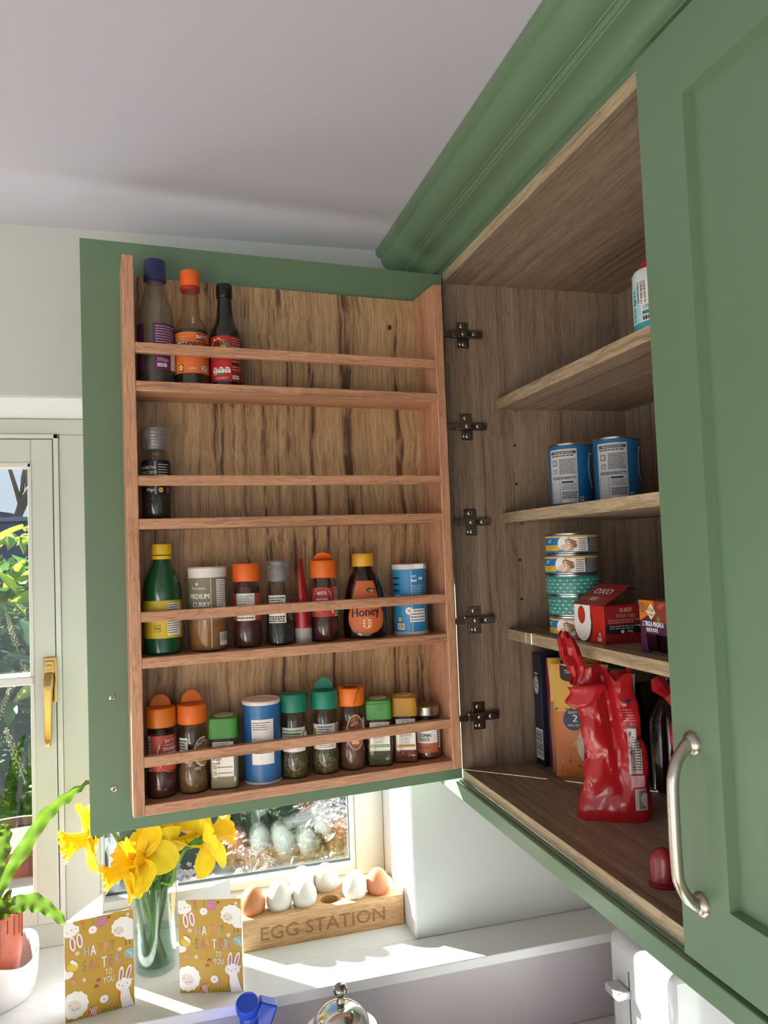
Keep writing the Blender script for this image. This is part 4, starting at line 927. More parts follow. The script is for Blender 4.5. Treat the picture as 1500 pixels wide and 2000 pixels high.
def f_(p, w_, h):
    p.rect(.0005, .0, w_-.0005, h*.58, ORG); p.rect(.0005, h*.58, w_-.0005, h-.0005, YEL); p.rect(w_*.16, h*.88, w_*.80, h-.001, INK, 1); p.ell(w_*.48, h*.88, w_*.32, h*.045, INK, 1); p.text('TASTE', w_*.36, h*.915, .0062, PAPER, 3, kx=.85)
    p.ell(w_*.37, h*.52, .0175, .0190, mat('182448', .45), 2, n=26); p.text('READY IN', w_*.37, h*.565, .0040, PAPER, 4, kx=.8); p.text('2', w_*.38, h*.495, .0115, PAPER, 4, bold=.0010); p.text('MINUTES', w_*.37, h*.452, .0040, PAPER, 4, kx=.8)
    p.ell(w_*.68, h*.28, .024, .034, mat('d9cfb4', .5), 2, n=26); p.ell(w_*.72, h*.28, .016, .025, mat('b58a2c', .5), 3, n=20)
    rnd = random.Random(5)
    for k in range(14): p.ell(w_*rnd.uniform(.08, .6), h*rnd.uniform(.03, .40), rnd.uniform(.002, .005), rnd.uniform(.0012, .003), (mat('e0a24a', .5), mat('a84a20', .5), mat('c7a04c', .5))[k % 3], 3, rot=rnd.uniform(0, 3))
    for k in range(9): p.ell(w_*(.05+.1*k), h*.60+.003*(k % 2), .0042, .0016, (mat('4d6a2a', .5), mat('d9a33a', .5))[k % 2], 3, rot=rnd.uniform(0, 3))
    for k in range(5): p.ell(w_*(.5+.08*k), h*.045+.003*(k % 2), .0050, .0020, mat('4d6a2a', .5), 3, rot=rnd.uniform(0, 3))
pouch('food_pouch', 'orange and yellow ready in 2 minutes pouch on the cabinet floor', 'pouch', (.614, 1.188), (.688, 1.133), .186, ORG, YEL, f_)
def f_(p, w_, h):
    p.rect(.001, .0, w_-.001, h-.001, mat('2c5a22', .4)); p.ell(w_*.42, h*.40, .020, .030, mat('8a6a42', .5), 1, n=20); rnd = random.Random(8)
    for k in range(26): p.ell(w_*rnd.uniform(.05, .8), h*rnd.uniform(.28, .52), .004, .0024, (mat('b9a070', .5), mat('6a3a26', .5), mat('c7c2a4', .5), mat('4a7a2c', .5), mat('b8523a', .5))[k % 5], 2, rot=rnd.uniform(0, 3))
    for k in range(12): p.ell(w_*rnd.uniform(.05, .9), h*rnd.uniform(.55, .95), .007, .003, (mat('3f7a2a', .5), mat('1f4518', .5))[k % 2], 2, rot=rnd.uniform(0, 3))
pouch('food_packet', 'green vegetable packet squeezed between the orange pouch and red bag', 'packet', (.642, 1.142), (.705, 1.085), .176, mat('27491f', .35), YEL, f_, lean=.004)
# dim things behind the red bag
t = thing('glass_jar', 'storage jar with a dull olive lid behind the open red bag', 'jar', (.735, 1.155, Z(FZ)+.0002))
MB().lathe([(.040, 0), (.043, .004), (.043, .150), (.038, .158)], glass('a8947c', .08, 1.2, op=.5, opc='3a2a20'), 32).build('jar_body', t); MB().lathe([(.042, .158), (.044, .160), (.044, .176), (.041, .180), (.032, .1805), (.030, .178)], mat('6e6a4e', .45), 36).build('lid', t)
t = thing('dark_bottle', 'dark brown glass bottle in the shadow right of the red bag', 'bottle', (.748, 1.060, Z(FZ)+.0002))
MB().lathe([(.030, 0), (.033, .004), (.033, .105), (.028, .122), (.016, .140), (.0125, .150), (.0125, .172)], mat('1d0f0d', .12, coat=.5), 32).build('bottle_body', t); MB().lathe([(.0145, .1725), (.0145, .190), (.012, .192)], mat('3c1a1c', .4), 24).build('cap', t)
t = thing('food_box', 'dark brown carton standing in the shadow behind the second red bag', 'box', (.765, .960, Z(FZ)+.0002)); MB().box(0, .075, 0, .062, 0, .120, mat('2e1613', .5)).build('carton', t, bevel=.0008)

# crumpled foil bags
def bag(name, label, x, y, ang, w_, d_, h, hexc, seed, open_=True, outline=None, strip=None):
    t = thing(name, label, 'bag', (x, y, Z(FZ)+.0002), ang); n_, kk = 64, 46
    RM = mat(hexc, .24, coat=.6, trans=.35, key=('bag', hexc)); rings = []
    for i in range(kk+1):
        q = i/kk; z_ = h*q; ring = []
        for j in range(n_):
            a = 2*pi*j/n_; c_, s_ = cos(a), sin(a); p_ = 3.4; k = (abs(c_)**p_+abs(s_)**p_)**(-1/p_)
            lo, hi = outline(q); cx = (lo+hi)/2; hw = (hi-lo)/2; dd = d_*(1-.35*q)*(1 if q > .06 else .86+.14*q/.06)
            x_ = cx+hw*k*c_; y_ = dd*k*s_
            v_ = Vector((x_*26, y_*26, z_*17+seed)); f1 = noise.noise(v_, noise_basis='VORONOI_F2F1')-.35; f2 = noise.noise(v_*2.3, noise_basis='VORONOI_F2F1')-.3
            am = .0046*(.5+.6*min(1, q*3)); nrm = Vector((c_, s_, 0))
            cr = 0
            if s_ < 0: cr = .017*math.exp(-((x_-(.004-.030*(q-.45)))/.0105)**2)*min(1, max(0, (q-.16)*3.0))       # deep crease down the front
            x_ += nrm.x*(f1*am+f2*am*.45); y_ += nrm.y*(f1*am+f2*am*.45)+cr
            zz = z_
            if q > .86 and open_: zz += (q-.86)/.14*(.010*sin(3*a+1)+.006*sin(7*a)) ; x_ += (q-.86)/.14*.003*sin(9*a)
            ring.append((x_, y_, max(0, zz+ (0 if q else 0)) if q else 0.0))
        rings.append(ring)
    m = MB(); m.loft(rings, RM, cap0=True, cap1=not open_); b = m.build('bag_film', t, smooth=25)
    return t, rings, RM
def ol(q):
    L_ = [(-.060, 0), (-.058, .1), (-.050, .25), (-.047, .5), (-.052, .68), (-.062, .95), (-.064, 1)]; H_ = [(.044, 0), (.049, .08), (.047, .3), (.044, .55), (.040, .8), (.032, 1)]
    def it(T_): 
        for (a, qa), (b_, qb) in zip(T_, T_[1:]):
            if qa <= q <= qb: return a+(b_-a)*(q-qa)/(qb-qa)
        return T_[-1][0]
    return it(L_), it(H_)
t, rings, RM = bag('rice_bag', 'open crumpled red foil bag with torn top on the cabinet floor', .603, .985, face(.603, .985), .1, .033, .205, 'd42a30', 2.0, True, ol)
kk = len(rings)-1
def surf(s, z_, hh):
    """front surface of the bag by local x and height"""
    i = max(0, min(kk-1, int(z_/.205*kk))); fr_ = z_/.205*kk-i; out_ = []
    for k in (i, i+1):
        r_ = [p for p in rings[k] if p[1] < .004]; r_.sort(key=lambda p: p[0])
        for a, b_ in zip(r_, r_[1:]):
            if a[0] <= s <= b_[0]: u_ = (s-a[0])/max(1e-6, b_[0]-a[0]); out_.append(Vector(a).lerp(Vector(b_), u_)); break
        else: out_.append(Vector(r_[0] if s < r_[0][0] else r_[-1]))
    v_ = out_[0].lerp(out_[1], fr_); return v_+Vector((0, -hh-.0008, 0))
p = Print(surf, ds=.003)
SL = mat('c4bdb8', .4); PK = mat('d9707a', .35)
p.rect(.018, .066, .036, .132, SL); p.lines(.0235, .070, .0355, .118, INK, 13, l=1, fill=.4, ragged=.1); p.rect(.018, .128, .036, .132, mat('4d4540', .5), 1); p.rect(.0192, .112, .0232, .124, GREY, 1); p.rect(.0192, .095, .0225, .104, GREY, 1); p.rect(.0195, .078, .0225, .086, GREY, 1)
p.rect(.020, .048, .038, .064, mat('dfa6ac', .4)); p.rect(.024, .018, .040, .046, SL); p.bars(.029, .020, .038, .044, INK, 12, 1)
p.lines(.012, .137, .033, .155, mat('e8808a', .4), 5, l=1, fill=.3); p.rect(.012, .164, .033, .1665, mat('1f2c78', .4), 1)
p.poly([(-.050, .046), (-.036, .056), (-.032, .050), (-.044, .040)], SL, 1)
p.build('printed_label', t)
st = MB(); pts = [(-.050, -.014, .186), (-.046, -.018, .200), (-.048, -.020, .214), (-.054, -.018, .228), (-.056, -.016, .240), (-.060, -.013, .252), (-.062, -.010, .262)]; wd = [.007, .008, .013, .016, .014, .012, .006]
G = []
for k, ((x_, y_, z_), w2) in enumerate(zip(pts, wd)):
    G.append([(x_+w2*s, y_-.004*cos(s*5+k)+.002*((k+j) % 2), z_+.0015*sin(6*s+k)) for j, s in enumerate((-1, -.6, -.2, .2, .6, 1))])
st.grid(G, RM); st.build('torn_strip', t, solid=.0006, smooth=20)
fl = MB(); G = []
for k in range(7):
    q = k/6; G.append([(-.060+.052*s+.004*sin(5*q), -.030-.006*sin(pi*s)-.004*q, .186-.030*q*sin(pi*(.25+.6*s))+.006*s) for s in [j/8 for j in range(9)]])
fl.grid(G, RM); fl.build('folded_flap', t, solid=.0005, smooth=20)

ol2 = lambda q: (-.045*(1-.25*q*q)-.003*sin(9*q), .045*(1-.25*q*q))
t, rings2, RM2 = bag('rice_bag', 'second red foil bag half hidden behind the edge of the closed door', .667, .886, face(.667, .886), .09, .030, .150, 'b81f28', 7.0, False, ol2)
MB().tube([(0, 0, .146), (-.016, 0, .160), (-.034, .002, .180), (-.044, 0, .192), (-.050, 0, .203)], [.020, .010, .007, .013, .006], RM2, 9).build('twisted_top', t, smooth=25)

# small red cap lying near the front edge
t = thing('measuring_cap', 'small red rounded translucent plastic cap near the front of the cabinet floor', 'cap', (.526, .771, Z(FZ)+.0002), face(.53, .775))
CR = mat('8f1a22', .35, coat=.3, trans=.25, key='cap')
MB().lathe([(.0165, 0), (.0172, .0015), (.0168, .004)], CR, 30, sy=.6).build('rim', t)
MB().lathe([(.0150, .004), (.0158, .006), (.0150, .008), (.0154, .010), (.0148, .012), (.0148, .024), (.0138, .032), (.0105, .039), (.005, .0425), (.001, .0432)], CR, 30, sy=.55).build('cap_body', t)

# ================================================================== on the window sill
SZ_ = -.717
# egg station
ex0, ex1, ey0, ey1 = .1115, .4175, 1.4565, 1.5660
eg = thing('egg_holder', 'wooden egg holder block engraved EGG STATION on the window sill', 'egg holder', ((ex0+ex1)/2, (ey0+ey1)/2, Z(SZ_)+.0002), R(0))
EW = wood('beech', light_='d3a878', mid='c49766', dark='a97e50', axis='x', fine=330, broad=16, streak=.15, wav=.2)
holes = [(.134+.0483*i, 1.4865) for i in range(6)]+[(.138+.0480*i, 1.5385) for i in range(6)]
cx, cy = (ex0+ex1)/2, (ey0+ey1)/2; hh, th = .056, .0
bm = bmesh.new()
# top plate with round holes: grid cell per hole, ring of quads from cell border to the hole
def hole_cell(m, x0, x1, y0, y1, hx, hy, r_, z_, dep, mt):
    n_ = 32; ring = [(hx+r_*cos(2*pi*k/n_), hy+r_*sin(2*pi*k/n_)) for k in range(n_)]; outr = []
    for k in range(n_):
        a = 2*pi*k/n_; c_, s_ = cos(a), sin(a); ts = []
        if c_ > 1e-9: ts.append((x1-hx)/c_)
        if c_ < -1e-9: ts.append((x0-hx)/c_)
        if s_ > 1e-9: ts.append((y1-hy)/s_)
        if s_ < -1e-9: ts.append((y0-hy)/s_)
        q = min(ts); outr.append((hx+q*c_, hy+q*s_))
    v = [(a, b_, z_) for a, b_ in outr]+[(a, b_, z_) for a, b_ in ring]+[(a, b_, z_-dep) for a, b_ in ring]
    f_ = [(k, (k+1) % n_, n_+(k+1) % n_, n_+k) for k in range(n_)]+[(n_+k, n_+(k+1) % n_, 2*n_+(k+1) % n_, 2*n_+k) for k in range(n_)]+[tuple(range(2*n_, 3*n_))]
    m.add(v, f_, mt)
    for (px_, py_) in ((x0, y0), (x1, y0), (x1, y1), (x0, y1)):          # corner triangles
        near = sorted(range(n_), key=lambda k: (outr[k][0]-px_)**2+(outr[k][1]-py_)**2)[:2]
        m.add([(px_, py_, z_), (*outr[near[0]], z_), (*outr[near[1]], z_)], [(0, 1, 2)], mt)
em = MB(); xs = [ex0-cx]+[(holes[i][0]+holes[i+1][0])/2-cx for i in range(5)]+[ex1-cx]; ys = [ey0-cy, .0, ey1-cy]
for i in range(6):
    for j in range(2):
        hx, hy = holes[i+6*j]; hole_cell(em, xs[i], xs[i+1], ys[j], ys[j+1], hx-cx, hy-cy, .0180, hh, .034, EW)
a_, b_, c_, d_ = ex0-cx, ex1-cx, ey0-cy, ey1-cy
em.add([(a_, c_, 0), (b_, c_, 0), (b_, d_, 0), (a_, d_, 0), (a_, c_, hh), (b_, c_, hh), (b_, d_, hh), (a_, d_, hh)], [(0, 1, 5, 4), (1, 2, 6, 5), (2, 3, 7, 6), (3, 0, 4, 7), (3, 2, 1, 0)], EW)
em.build('block', eg, smooth=30)
# engraved lettering: flat brown strokes over a darker offset copy, the cut's painted shadow
p = Print(plane_map((0, c_, 0), (1, 0, 0), (0, 0, 1), (0, -1, 0)), curved=False)
DKW = mat('94683c', .6, vary=.15, vscale=300); p.text('EGG STATION', -.0030, .0155, .0238, mat('6f4a28', .7), 0, kx=1.10, bold=.0006); p.text('EGG STATION', -.0026, .0150, .0238, mat('9a6b40', .6), 1, kx=1.10, bold=.0001)
p.build('engraved_lettering', eg)
box('base_edge', a_+.0, b_, c_-.0006, c_, -.0, .0012, EW, eg)
eg.rotation_euler = (0, 0, R(.6))

def egg(label, x, y, hexc, tilt=0, az=0, s=1.0, stamp=False):
    m = MB(); n_ = 32; rings = []
    H_ = .0570*s
    for i in range(1, 24):
        a = pi*i/24; z_ = -cos(a)*H_/2; r_ = sin(a)**.93*.0234*s*(1-.11*(z_/(H_/2))-.02*(z_/(H_/2))**2)
        rings.append([(r_*cos(2*pi*k/n_), r_*sin(2*pi*k/n_), z_) for k in range(n_)])
    m.loft(rings, mat(hexc, .45, vary=.05, vscale=120, bump=.12, bscale=1600, sss=.08, key=('egg', hexc)))
    o = m.build('egg', None, (x, y, Z(SZ_)+.056+.0180*s), (R(tilt), 0, az), smooth=180)
    return tag(o, label, 'egg')
egg('brown egg in the front row, leftmost in the egg holder', .1345, 1.4865, 'c98058')
egg('white egg beside the left brown egg in the front row of the holder', .1840, 1.4875, 'd6cfc8', 2, .4, 1.04)
egg('white egg third from the left in the front row of the holder', .2315, 1.4865, 'd4cdc6', -2, 1, 1.0)
egg('white egg in the front row next to the right-hand brown egg', .3295, 1.4865, 'd6d0ca', 1, 2, 1.02)
egg('brown egg at the right end of the front row of the holder', .3755, 1.4865, 'bd7650', -2, 1, .98)
egg('white egg in the back row, left of the stamped one', .2360, 1.5385, 'd6cfc9', 2, 1, 1.05)
o = egg('white egg with faint pink stamp in the back row of the holder', .2830, 1.5370, 'd8cfc9', -1, 2, 1.05)
p = Print(lambda s, t_, h: Vector(((.0219+h)*sin(s/.022-.9), -(.0219+h)*cos(s/.022-.9), t_)), ds=.003); p.text('LION', 0, -.004, .0032, mat('e0a0a0', .6), 1, rot=-pi/2+.2); q_ = p.build('pink_stamp', o, rot=(0, 0, -2))

# Easter cards
def easter_card(label, foot, corner, back, h, tilt=0):
    """front leaf from spine 'foot' to 'corner', back leaf from spine to 'back'"""
    f0_, f1_, b1_ = Vector((*foot, 0)), Vector((*corner, 0)), Vector((*back, 0))
    t = thing('easter_card', label, 'card', (foot[0], foot[1], Z(SZ_)+.0002))
    d = (f1_-f0_); w_ = d.length; d.normalize(); n_ = Vector((d.y, -d.x, 0)); th_ = .0006
    A = [Vector((0, 0, 0)), d*w_, d*w_+Vector((0, 0, h)), Vector((0, 0, h))]
    YC = mat('c49a2e', .45, vary=.05, vscale=25, trans=.22, key='cardyellow')
    m = MB(); v = A+[p_-n_*th_ for p_ in A]; m.add(v, [(0, 1, 2, 3)], YC); m.add(v, [(7, 6, 5, 4), (0, 4, 5, 1), (1, 5, 6, 2), (2, 6, 7, 3), (3, 7, 4, 0)], WHITE)
    m.build('front_leaf', t, smooth=0)
    e = b1_-f0_; e.normalize(); nb = Vector((-e.y, e.x, 0)); m = MB()
    B = [Vector((0, 0, 0)), e*w_, e*w_+Vector((0, 0, h)), Vector((0, 0, h))]; B = [p_-n_*.0007 for p_ in B]
    m.add(B+[p_+nb*th_ for p_ in B], [(0, 1, 2, 3), (7, 6, 5, 4), (0, 4, 5, 1), (1, 5, 6, 2), (2, 6, 7, 3), (3, 7, 4, 0)], mat('f1edf0', .6, trans=.25, key='cardwhite')); m.build('back_leaf', t, smooth=0)
    p = Print(plane_map((0, 0, 0), d, (0, 0, 1), n_), curved=False); U = w_/.100; V = h/.151
    wh = mat('e2ddd6', .55); pkc = mat('b06a78', .5); gd = mat('b97a3c', .35, .3); pc = mat('d08a94', .5); lv_ = mat('a9a4a8', .5); og_ = mat('7f8a30', .5); blue = mat('8aa5a2', .5); carrot = mat('c9612a', .5); grn = mat('7a8a2c', .5); fc = mat('d3c3b6', .5); rdp = mat('8a2f2a', .5)
    raw = p.poly
    p.poly = lambda pts, m_, l=1: raw([(max(.0002, min(w_-.0002, a_)), max(.0002, min(h-.0002, b_))) for a_, b_ in pts], m_, l)    # nothing printed past the card's edges
    def E(x, y, a, b_, m_, l=1, **k): p.ell(x*U, y*V, a*U, b_*V, m_, l, **k)
    def cl(pts, m_, l=1): p.poly([(x*U, y*V) for x, y in pts], m_, l)
    # upside-down rabbit, top left
    cl([(0, .151), (.012, .151), (.014, .146), (.021, .142), (.021, .134), (.014, .129), (.004, .128), (0, .131)], wh); 
    for x in (.0115, .0215): E(x, .117+(x-.01)*.25, .0042, .0115, wh, 1, rot=.12); E(x, .117+(x-.01)*.25, .0022, .0085, pkc, 2, rot=.12)
    E(.004, .136, .0007, .0009, INK, 3, n=8); E(.017, .140, .0007, .0009, INK, 3, n=8); E(.0105, .139, .0007, .001, INK, 3, n=8)
    # carrot, grass, egg, daisy, sheep on the right
    cl([(.022, .151), (.026, .151), (.0285, .141), (.0265, .140)], carrot, 2); cl([(.0265, .141), (.0285, .141), (.030, .134), (.0275, .136)], grn, 2)
    E(.053, .1415, .0078, .0092, pkc, 2, n=24, egg=-.1)
    for y_ in (.146, .142, .138): cl([(.0465, y_), (.059, y_+.001), (.059, y_+.0018), (.0465, y_+.0008)], pc, 3)
    E(.064, .146, .0024, .0022, rdp, 2); E(.0405, .132, .0060, .0060, wh, 2, wav=.14, wn=12, n=36); E(.0405, .132, .0012, .0012, gd, 3)
    cl([(.040, .138), (.041, .138), (.042, .150), (.041, .150)], grn, 1)
    E(.084, .126, .0165, .0155, wh, 2, wav=.05, wn=11, n=44); cl([(.085, .125), (.0995, .133), (.0995, .103), (.090, .104), (.083, .113)], wh, 2); E(.0785, .1215, .0080, .0066, fc, 3, rot=-.3, n=20)
    E(.0735, .1235, .0006, .0009, INK, 4, n=8); E(.0825, .1205, .0006, .0009, INK, 4, n=8); cl([(.0755, .119), (.0785, .1172), (.080, .1185), (.0785, .118)], INK, 4)
    for x in (.088, .0935): cl([(x, .1035), (x+.0008, .1035), (x+.0012, .096), (x+.0002, .096)], INK, 1)
    # lettering
    cols = [lv_, wh, gd, pc, og_]
    for k, ch in enumerate('HAPPY'): p.text(ch, (.031+.0095*k)*U, .0930*V, .0160*V, cols[k], 2, kx=.52, bold=.0005)
    cols = [og_, pkc, gd, wh, pkc, lv_]
    for k, ch in enumerate('EASTER'): p.text(ch, (.0275+.0095*k)*U, .0705*V, .0165*V, cols[k], 2, kx=.52, bold=.0005)
    for k, ch in enumerate('TO'): p.text(ch, (.0595+.0055*k)*U, .0575*V, .0090*V, wh, 2, kx=.55)
    for k, ch in enumerate('YOU'): p.text(ch, (.0565+.0058*k)*U, .0455*V, .0095*V, wh, 2, kx=.55)
    # flowers
    for (x, y, r_, m_) in ((.018, .1015, .0045, wh), (.079, .0925, .0045, wh), (.092, .144, .0035, wh), (.027, .0585, .0040, wh), (.0120, .060, .0050, pc), (.062, .0140, .0048, pc), (.096, .041, .0030, wh), (.005, .104, .0028, pc)):
        p.star(x*U, y*V, r_*U, m_, 2, 6 if m_ is wh else 9, .42, gd)
    E(.055, .0215, .0062, .0062, wh, 2, wav=.14, wn=12, n=36); E(.055, .0215, .0013, .0013, gd, 3)
    for (x, y) in ((.0475, .0525), (.0440, .0435)): E(x, y, .0028, .0026, rdp, 2); E(x, y-.001, .0010, .0012, gd, 3)
    cl([(.031, .056), (.040, .051), (.040, .0516), (.031, .0566)], gd, 1)
    # hatching chick and eggshell on the left, blue egg on the right
    E(.0115, .083, .0080, .0080, mat('d2b22e', .5), 1); cl([(.0075, .0925), (.012, .093), (.0175, .087), (.018, .080), (.0155, .0835), (.0125, .0865), (.0095, .087)], wh, 2); cl([(0, .082), (.004, .0765), (.008, .0765), (.0125, .0735), (.0100, .0680), (.004, .0660), (0, .0665)], wh, 2); E(.0085, .0865, .0006, .0008, INK, 3, n=8)
    cl([(.0995, .090), (.090, .0900), (.0850, .0845), (.0870, .0775), (.0995, .0725)], blue, 1)
    for k in range(4): cl([(.087+.0025*k, .0885-.0015*k), (.0885+.0025*k, .0880-.0015*k), (.0975+.0004*k, .0800-.002*k), (.0960+.0004*k, .0800-.002*k)], mat('b4c4c0', .5), 2)
    # big sheep bottom left
    E(.0135, .0240, .0190, .0205, wh, 1, wav=.045, wn=12, n=48); E(.0125, .0225, .0105, .0085, fc, 2, rot=-.45, n=22); E(.0072, .0250, .0007, .001, INK, 3, n=8); E(.0165, .0185, .0007, .001, INK, 3, n=8); cl([(.0085, .0195), (.0115, .0170), (.0135, .0180), (.0115, .0180)], INK, 3)
    # patterned egg and grass
    E(.0385, .0070, .0070, .0078, mat('b4583a', .5), 2, n=24)
    for k in range(3): cl([(.0330+.004*k, .0010), (.0338+.004*k, .0010), (.0398+.003*k, .0135), (.0390+.003*k, .0135)], wh, 3); cl([(.0398+.002*k, .0008), (.0406+.002*k, .0008), (.0346+.003*k, .0135), (.0338+.003*k, .0135)], wh, 3)
    for k in range(12): x = .050+.0028*k; cl([(x, .0005), (x+.0014, .0005), (x+.0020*(-1)**k, .009+.002*(k % 3))], grn, 1)
    # rabbit with carrot, bottom right
    for x, rr_ in ((.0805, -.12), (.0915, -.28)): E(x, .0530, .0036, .0120, wh, 2, rot=rr_); E(x, .0520, .0019, .0090, pkc, 3, rot=rr_)
    E(.0840, .0370, .0118, .0095, wh, 2, n=26); cl([(.0775, .0320), (.0780, .020), (.0810, .0005), (.0990, .0005), (.0935, .017), (.0905, .031)], wh, 2)
    E(.0770, .0370, .0007, .001, INK, 4, n=8); E(.0890, .0370, .0007, .001, INK, 4, n=8); E(.0825, .0340, .0006, .0012, INK, 4, n=8)
    cl([(.0770, .0280), (.0795, .0270), (.0780, .0130), (.0760, .0130)], carrot, 3); cl([(.0760, .0130), (.0780, .0130), (.0790, .0060), (.0765, .0080)], grn, 3)
    p.build('printed_front', t); return t
easter_card('Happy Easter card at the left, next to the potted fern and half in sun', (-.1725, 1.334), (-.0705, 1.353), (-.1230, 1.4250), .1515)
easter_card('Happy Easter card at the right, between the glass vase and the egg holder', (.0005, 1.360), (.1010, 1.3300), (.0885, 1.4150), .1500)

# glass vase with water
vx, vy = -.0400, 1.458
vs_ = thing('glass_vase', 'clear glass vase of water holding the daffodils on the sill', 'vase', (vx, vy, Z(SZ_)+.0002))
VG = glass('f0f6f3', .015, 1.5)
pr = [(.0300, 0), (.0335, .002), (.0345, .010), (.0420, .1480), (.0424, .1490), (.0414, .1490), (.0405, .1475), (.0332, .014), (.0300, .0115), (.002, .011)]
MB().lathe(pr, VG, 48, cap1=True).build('vase_glass', vs_)
MB().lathe([(.0325, .0125), (.0360, .064)], glass('dfeee6', .01, 1.0, 1.33), 40).build('water', vs_)
# daffodils
DP = mat('eed02a', .5, trans=.35, vary=.10, vscale=60, key='petal'); DT = mat('f0bc10', .45, trans=.30, vary=.10, vscale=90, key='trumpet'); STM = mat('5c8a3c', .45, vary=.12, vscale=40, key='stem'); SPA = mat('a88a5a', .7)
def petal_mesh(L_=.043, w_=.0205, seed=0):
    rnd = random.Random(seed); b = rnd.uniform(-.006, .012); m = MB(); G = []; n_ = 9
    for i in range(n_+1):
        q = i/n_; ww = w_*(sin(pi*min(1, q*.80+.10))**.8)*(1 if q < .92 else 1-(q-.92)*8.5); ww = max(ww, .0006)
        z_ = -.004+b*q*q+.004*sin(3*q+seed); G.append([(.006+L_*q, ww*s, z_+.004*abs(s)*(1-q)-.0025*cos(s*3)*(1-q*.5)+.0012*sin(8*q+4*s+seed)) for s in (-1, -.6, -.25, 0, .25, .6, 1)])
    m.grid(G, DP); return m.mesh('petal', 180)
PM = [petal_mesh(seed=k, L_=.040+.002*(k % 3), w_=.0200+.0015*(k % 2)) for k in range(4)]
def trumpet_mesh(seed=0):
    rnd = random.Random(seed); n_ = 48; rings = []
    for i in range(13):
        q = i/12; rings.append([])
        for j in range(n_):
            a = 2*pi*j/n_; fr_ = max(0, q-.55)/.45; r_ = .0075+.0085*q**1.3+fr_**2*(.0050+.0022*sin(9*a+seed)+.0012*sin(17*a+2*seed)); z_ = .036*q+fr_*(.0020*sin(13*a+seed))-.002*fr_**2; r_ += .0004*sin(12*a)
            rings[-1].append((r_*cos(a), r_*sin(a), z_))
    m = MB(); m.loft(rings, DT, cap0=True, cap1=False)
    for k in range(6): a = 2*pi*k/6; m.tube([(.002*cos(a), .002*sin(a), .002), (.0035*cos(a), .0035*sin(a), .022)], .0009, mat('e6a800', .6), 5)
    return m.mesh('trumpet', 180)
TM = [trumpet_mesh(k) for k in range(2)]
def daffodil(label, pos, dirn, foot, s=1.0, spin=0, k0=0):
    pos = Vector((pos[0], pos[1], Z(pos[2]))); d = Vector(dirn).normalized(); ft = Vector((vx+foot[0], vy+foot[1], Z(SZ_)+.0135)); t = thing('daffodil', label, 'flower', ft)
    q = d.to_track_quat('Z', 'Y'); q = q @ Quaternion((0, 0, 1), spin)
    hub = pos-ft
    for k in range(6):
        o = bpy.data.objects.new('petal', PM[(k+k0) % 4]); C.objects.link(o); o.parent = t; o.rotation_mode = 'QUATERNION'
        o.rotation_quaternion = q @ Quaternion((0, 0, 1), pi*k/3) @ Quaternion((0, 1, 0), R(-6 if k % 2 else 6)+R(8)*sin(k*2.1+k0)); o.location = hub-d*(.0006*(k % 2)); o.scale = (s,)*3
    o = bpy.data.objects.new('trumpet', TM[k0 % 2]); C.objects.link(o); o.parent = t; o.rotation_mode = 'QUATERNION'; o.rotation_quaternion = q; o.location = hub; o.scale = (s,)*3
    m = MB(); b1 = hub-d*.004; b2 = hub-d*.022*s; m.tube([b1, hub-d*.012*s, b2], [.0050*s, .0055*s, .0034*s], STM, 8)
    # gooseneck, then the straight stem into the vase
    rimp = Vector((vx+foot[2]-ft.x, vy+foot[3]-ft.y, Z(SZ_)+.150-ft.z)); b3 = b2-d*.018+Vector((0, 0, -.012)); pts = [b2, b2-d*.010+Vector((0, 0, -.001)), b3]
    pts = [b2, b2-d*.010+Vector((0, 0, -.003)), (b2-d*.020+Vector((0, 0, -.018))).lerp(rimp, .25)]+[rimp, rimp*.5, Vector((0, 0, 0))]
    P2 = []
    for i in range(len(pts)-1):                                  # smooth with Catmull-Rom
        p0, p1, p2, p3 = pts[max(0, i-1)], pts[i], pts[i+1], pts[min(len(pts)-1, i+2)]
        for u_ in (0, .33, .66): P2.append(.5*((2*p1)+(p2-p0)*u_+(2*p0-5*p1+4*p2-p3)*u_**2+(3*p1-p0-3*p2+p3)*u_**3))
    P2.append(pts[-1]); m2 = MB(); m2.tube(P2, [.0030]+[.0036]*(len(P2)-1), STM, 8)
    m.build('flower_base', t, smooth=180); m2.build('stem', t, smooth=180)
    sp_ = MB(); G = []; a0 = b2; a1 = b2-d*.008+Vector((0, 0, .012)); side = d.cross(Vector((0, 0, 1))).normalized()
    for i in range(6):
        u_ = i/5; c_ = a0.lerp(a1, u_)+Vector((0, 0, .004)); G.append([c_+side*(.0045*(1-u_)*s_) + Vector((0, 0, -.003*abs(s_))) for s_ in (-1, 0, 1)])
    sp_.grid(G, SPA); sp_.build('papery_spathe', t, smooth=180)
    return t
daffodil('leftmost daffodil, its trumpet facing left beyond the door edge', (-.143, 1.440, -.472), (-1, -.35, -.12), (-.012, .006, -.034, .004), 1.30, .2, 0)
daffodil('daffodil at the front of the bunch with a wide open yellow trumpet', (-.056, 1.400, -.508), (-.62, -.60, .42), (.010, -.012, -.014, -.022), 1.30, .3, 1)
daffodil('lowest daffodil, drooping with its trumpet facing left', (-.082, 1.420, -.530), (-.95, -.25, -.10), (.016, .004, -.030, -.010), 1.12, .5, 2)
daffodil('daffodil in the middle of the bunch partly behind the front one', (-.010, 1.435, -.500), (-.15, .40, .75), (-.006, -.016, .004, -.018), 1.28, .1, 3)
daffodil('rightmost daffodil seen from behind, facing the window light', (.048, 1.428, -.496), (.85, .42, .15), (-.018, .010, .022, -.004), 1.38, .6, 1)
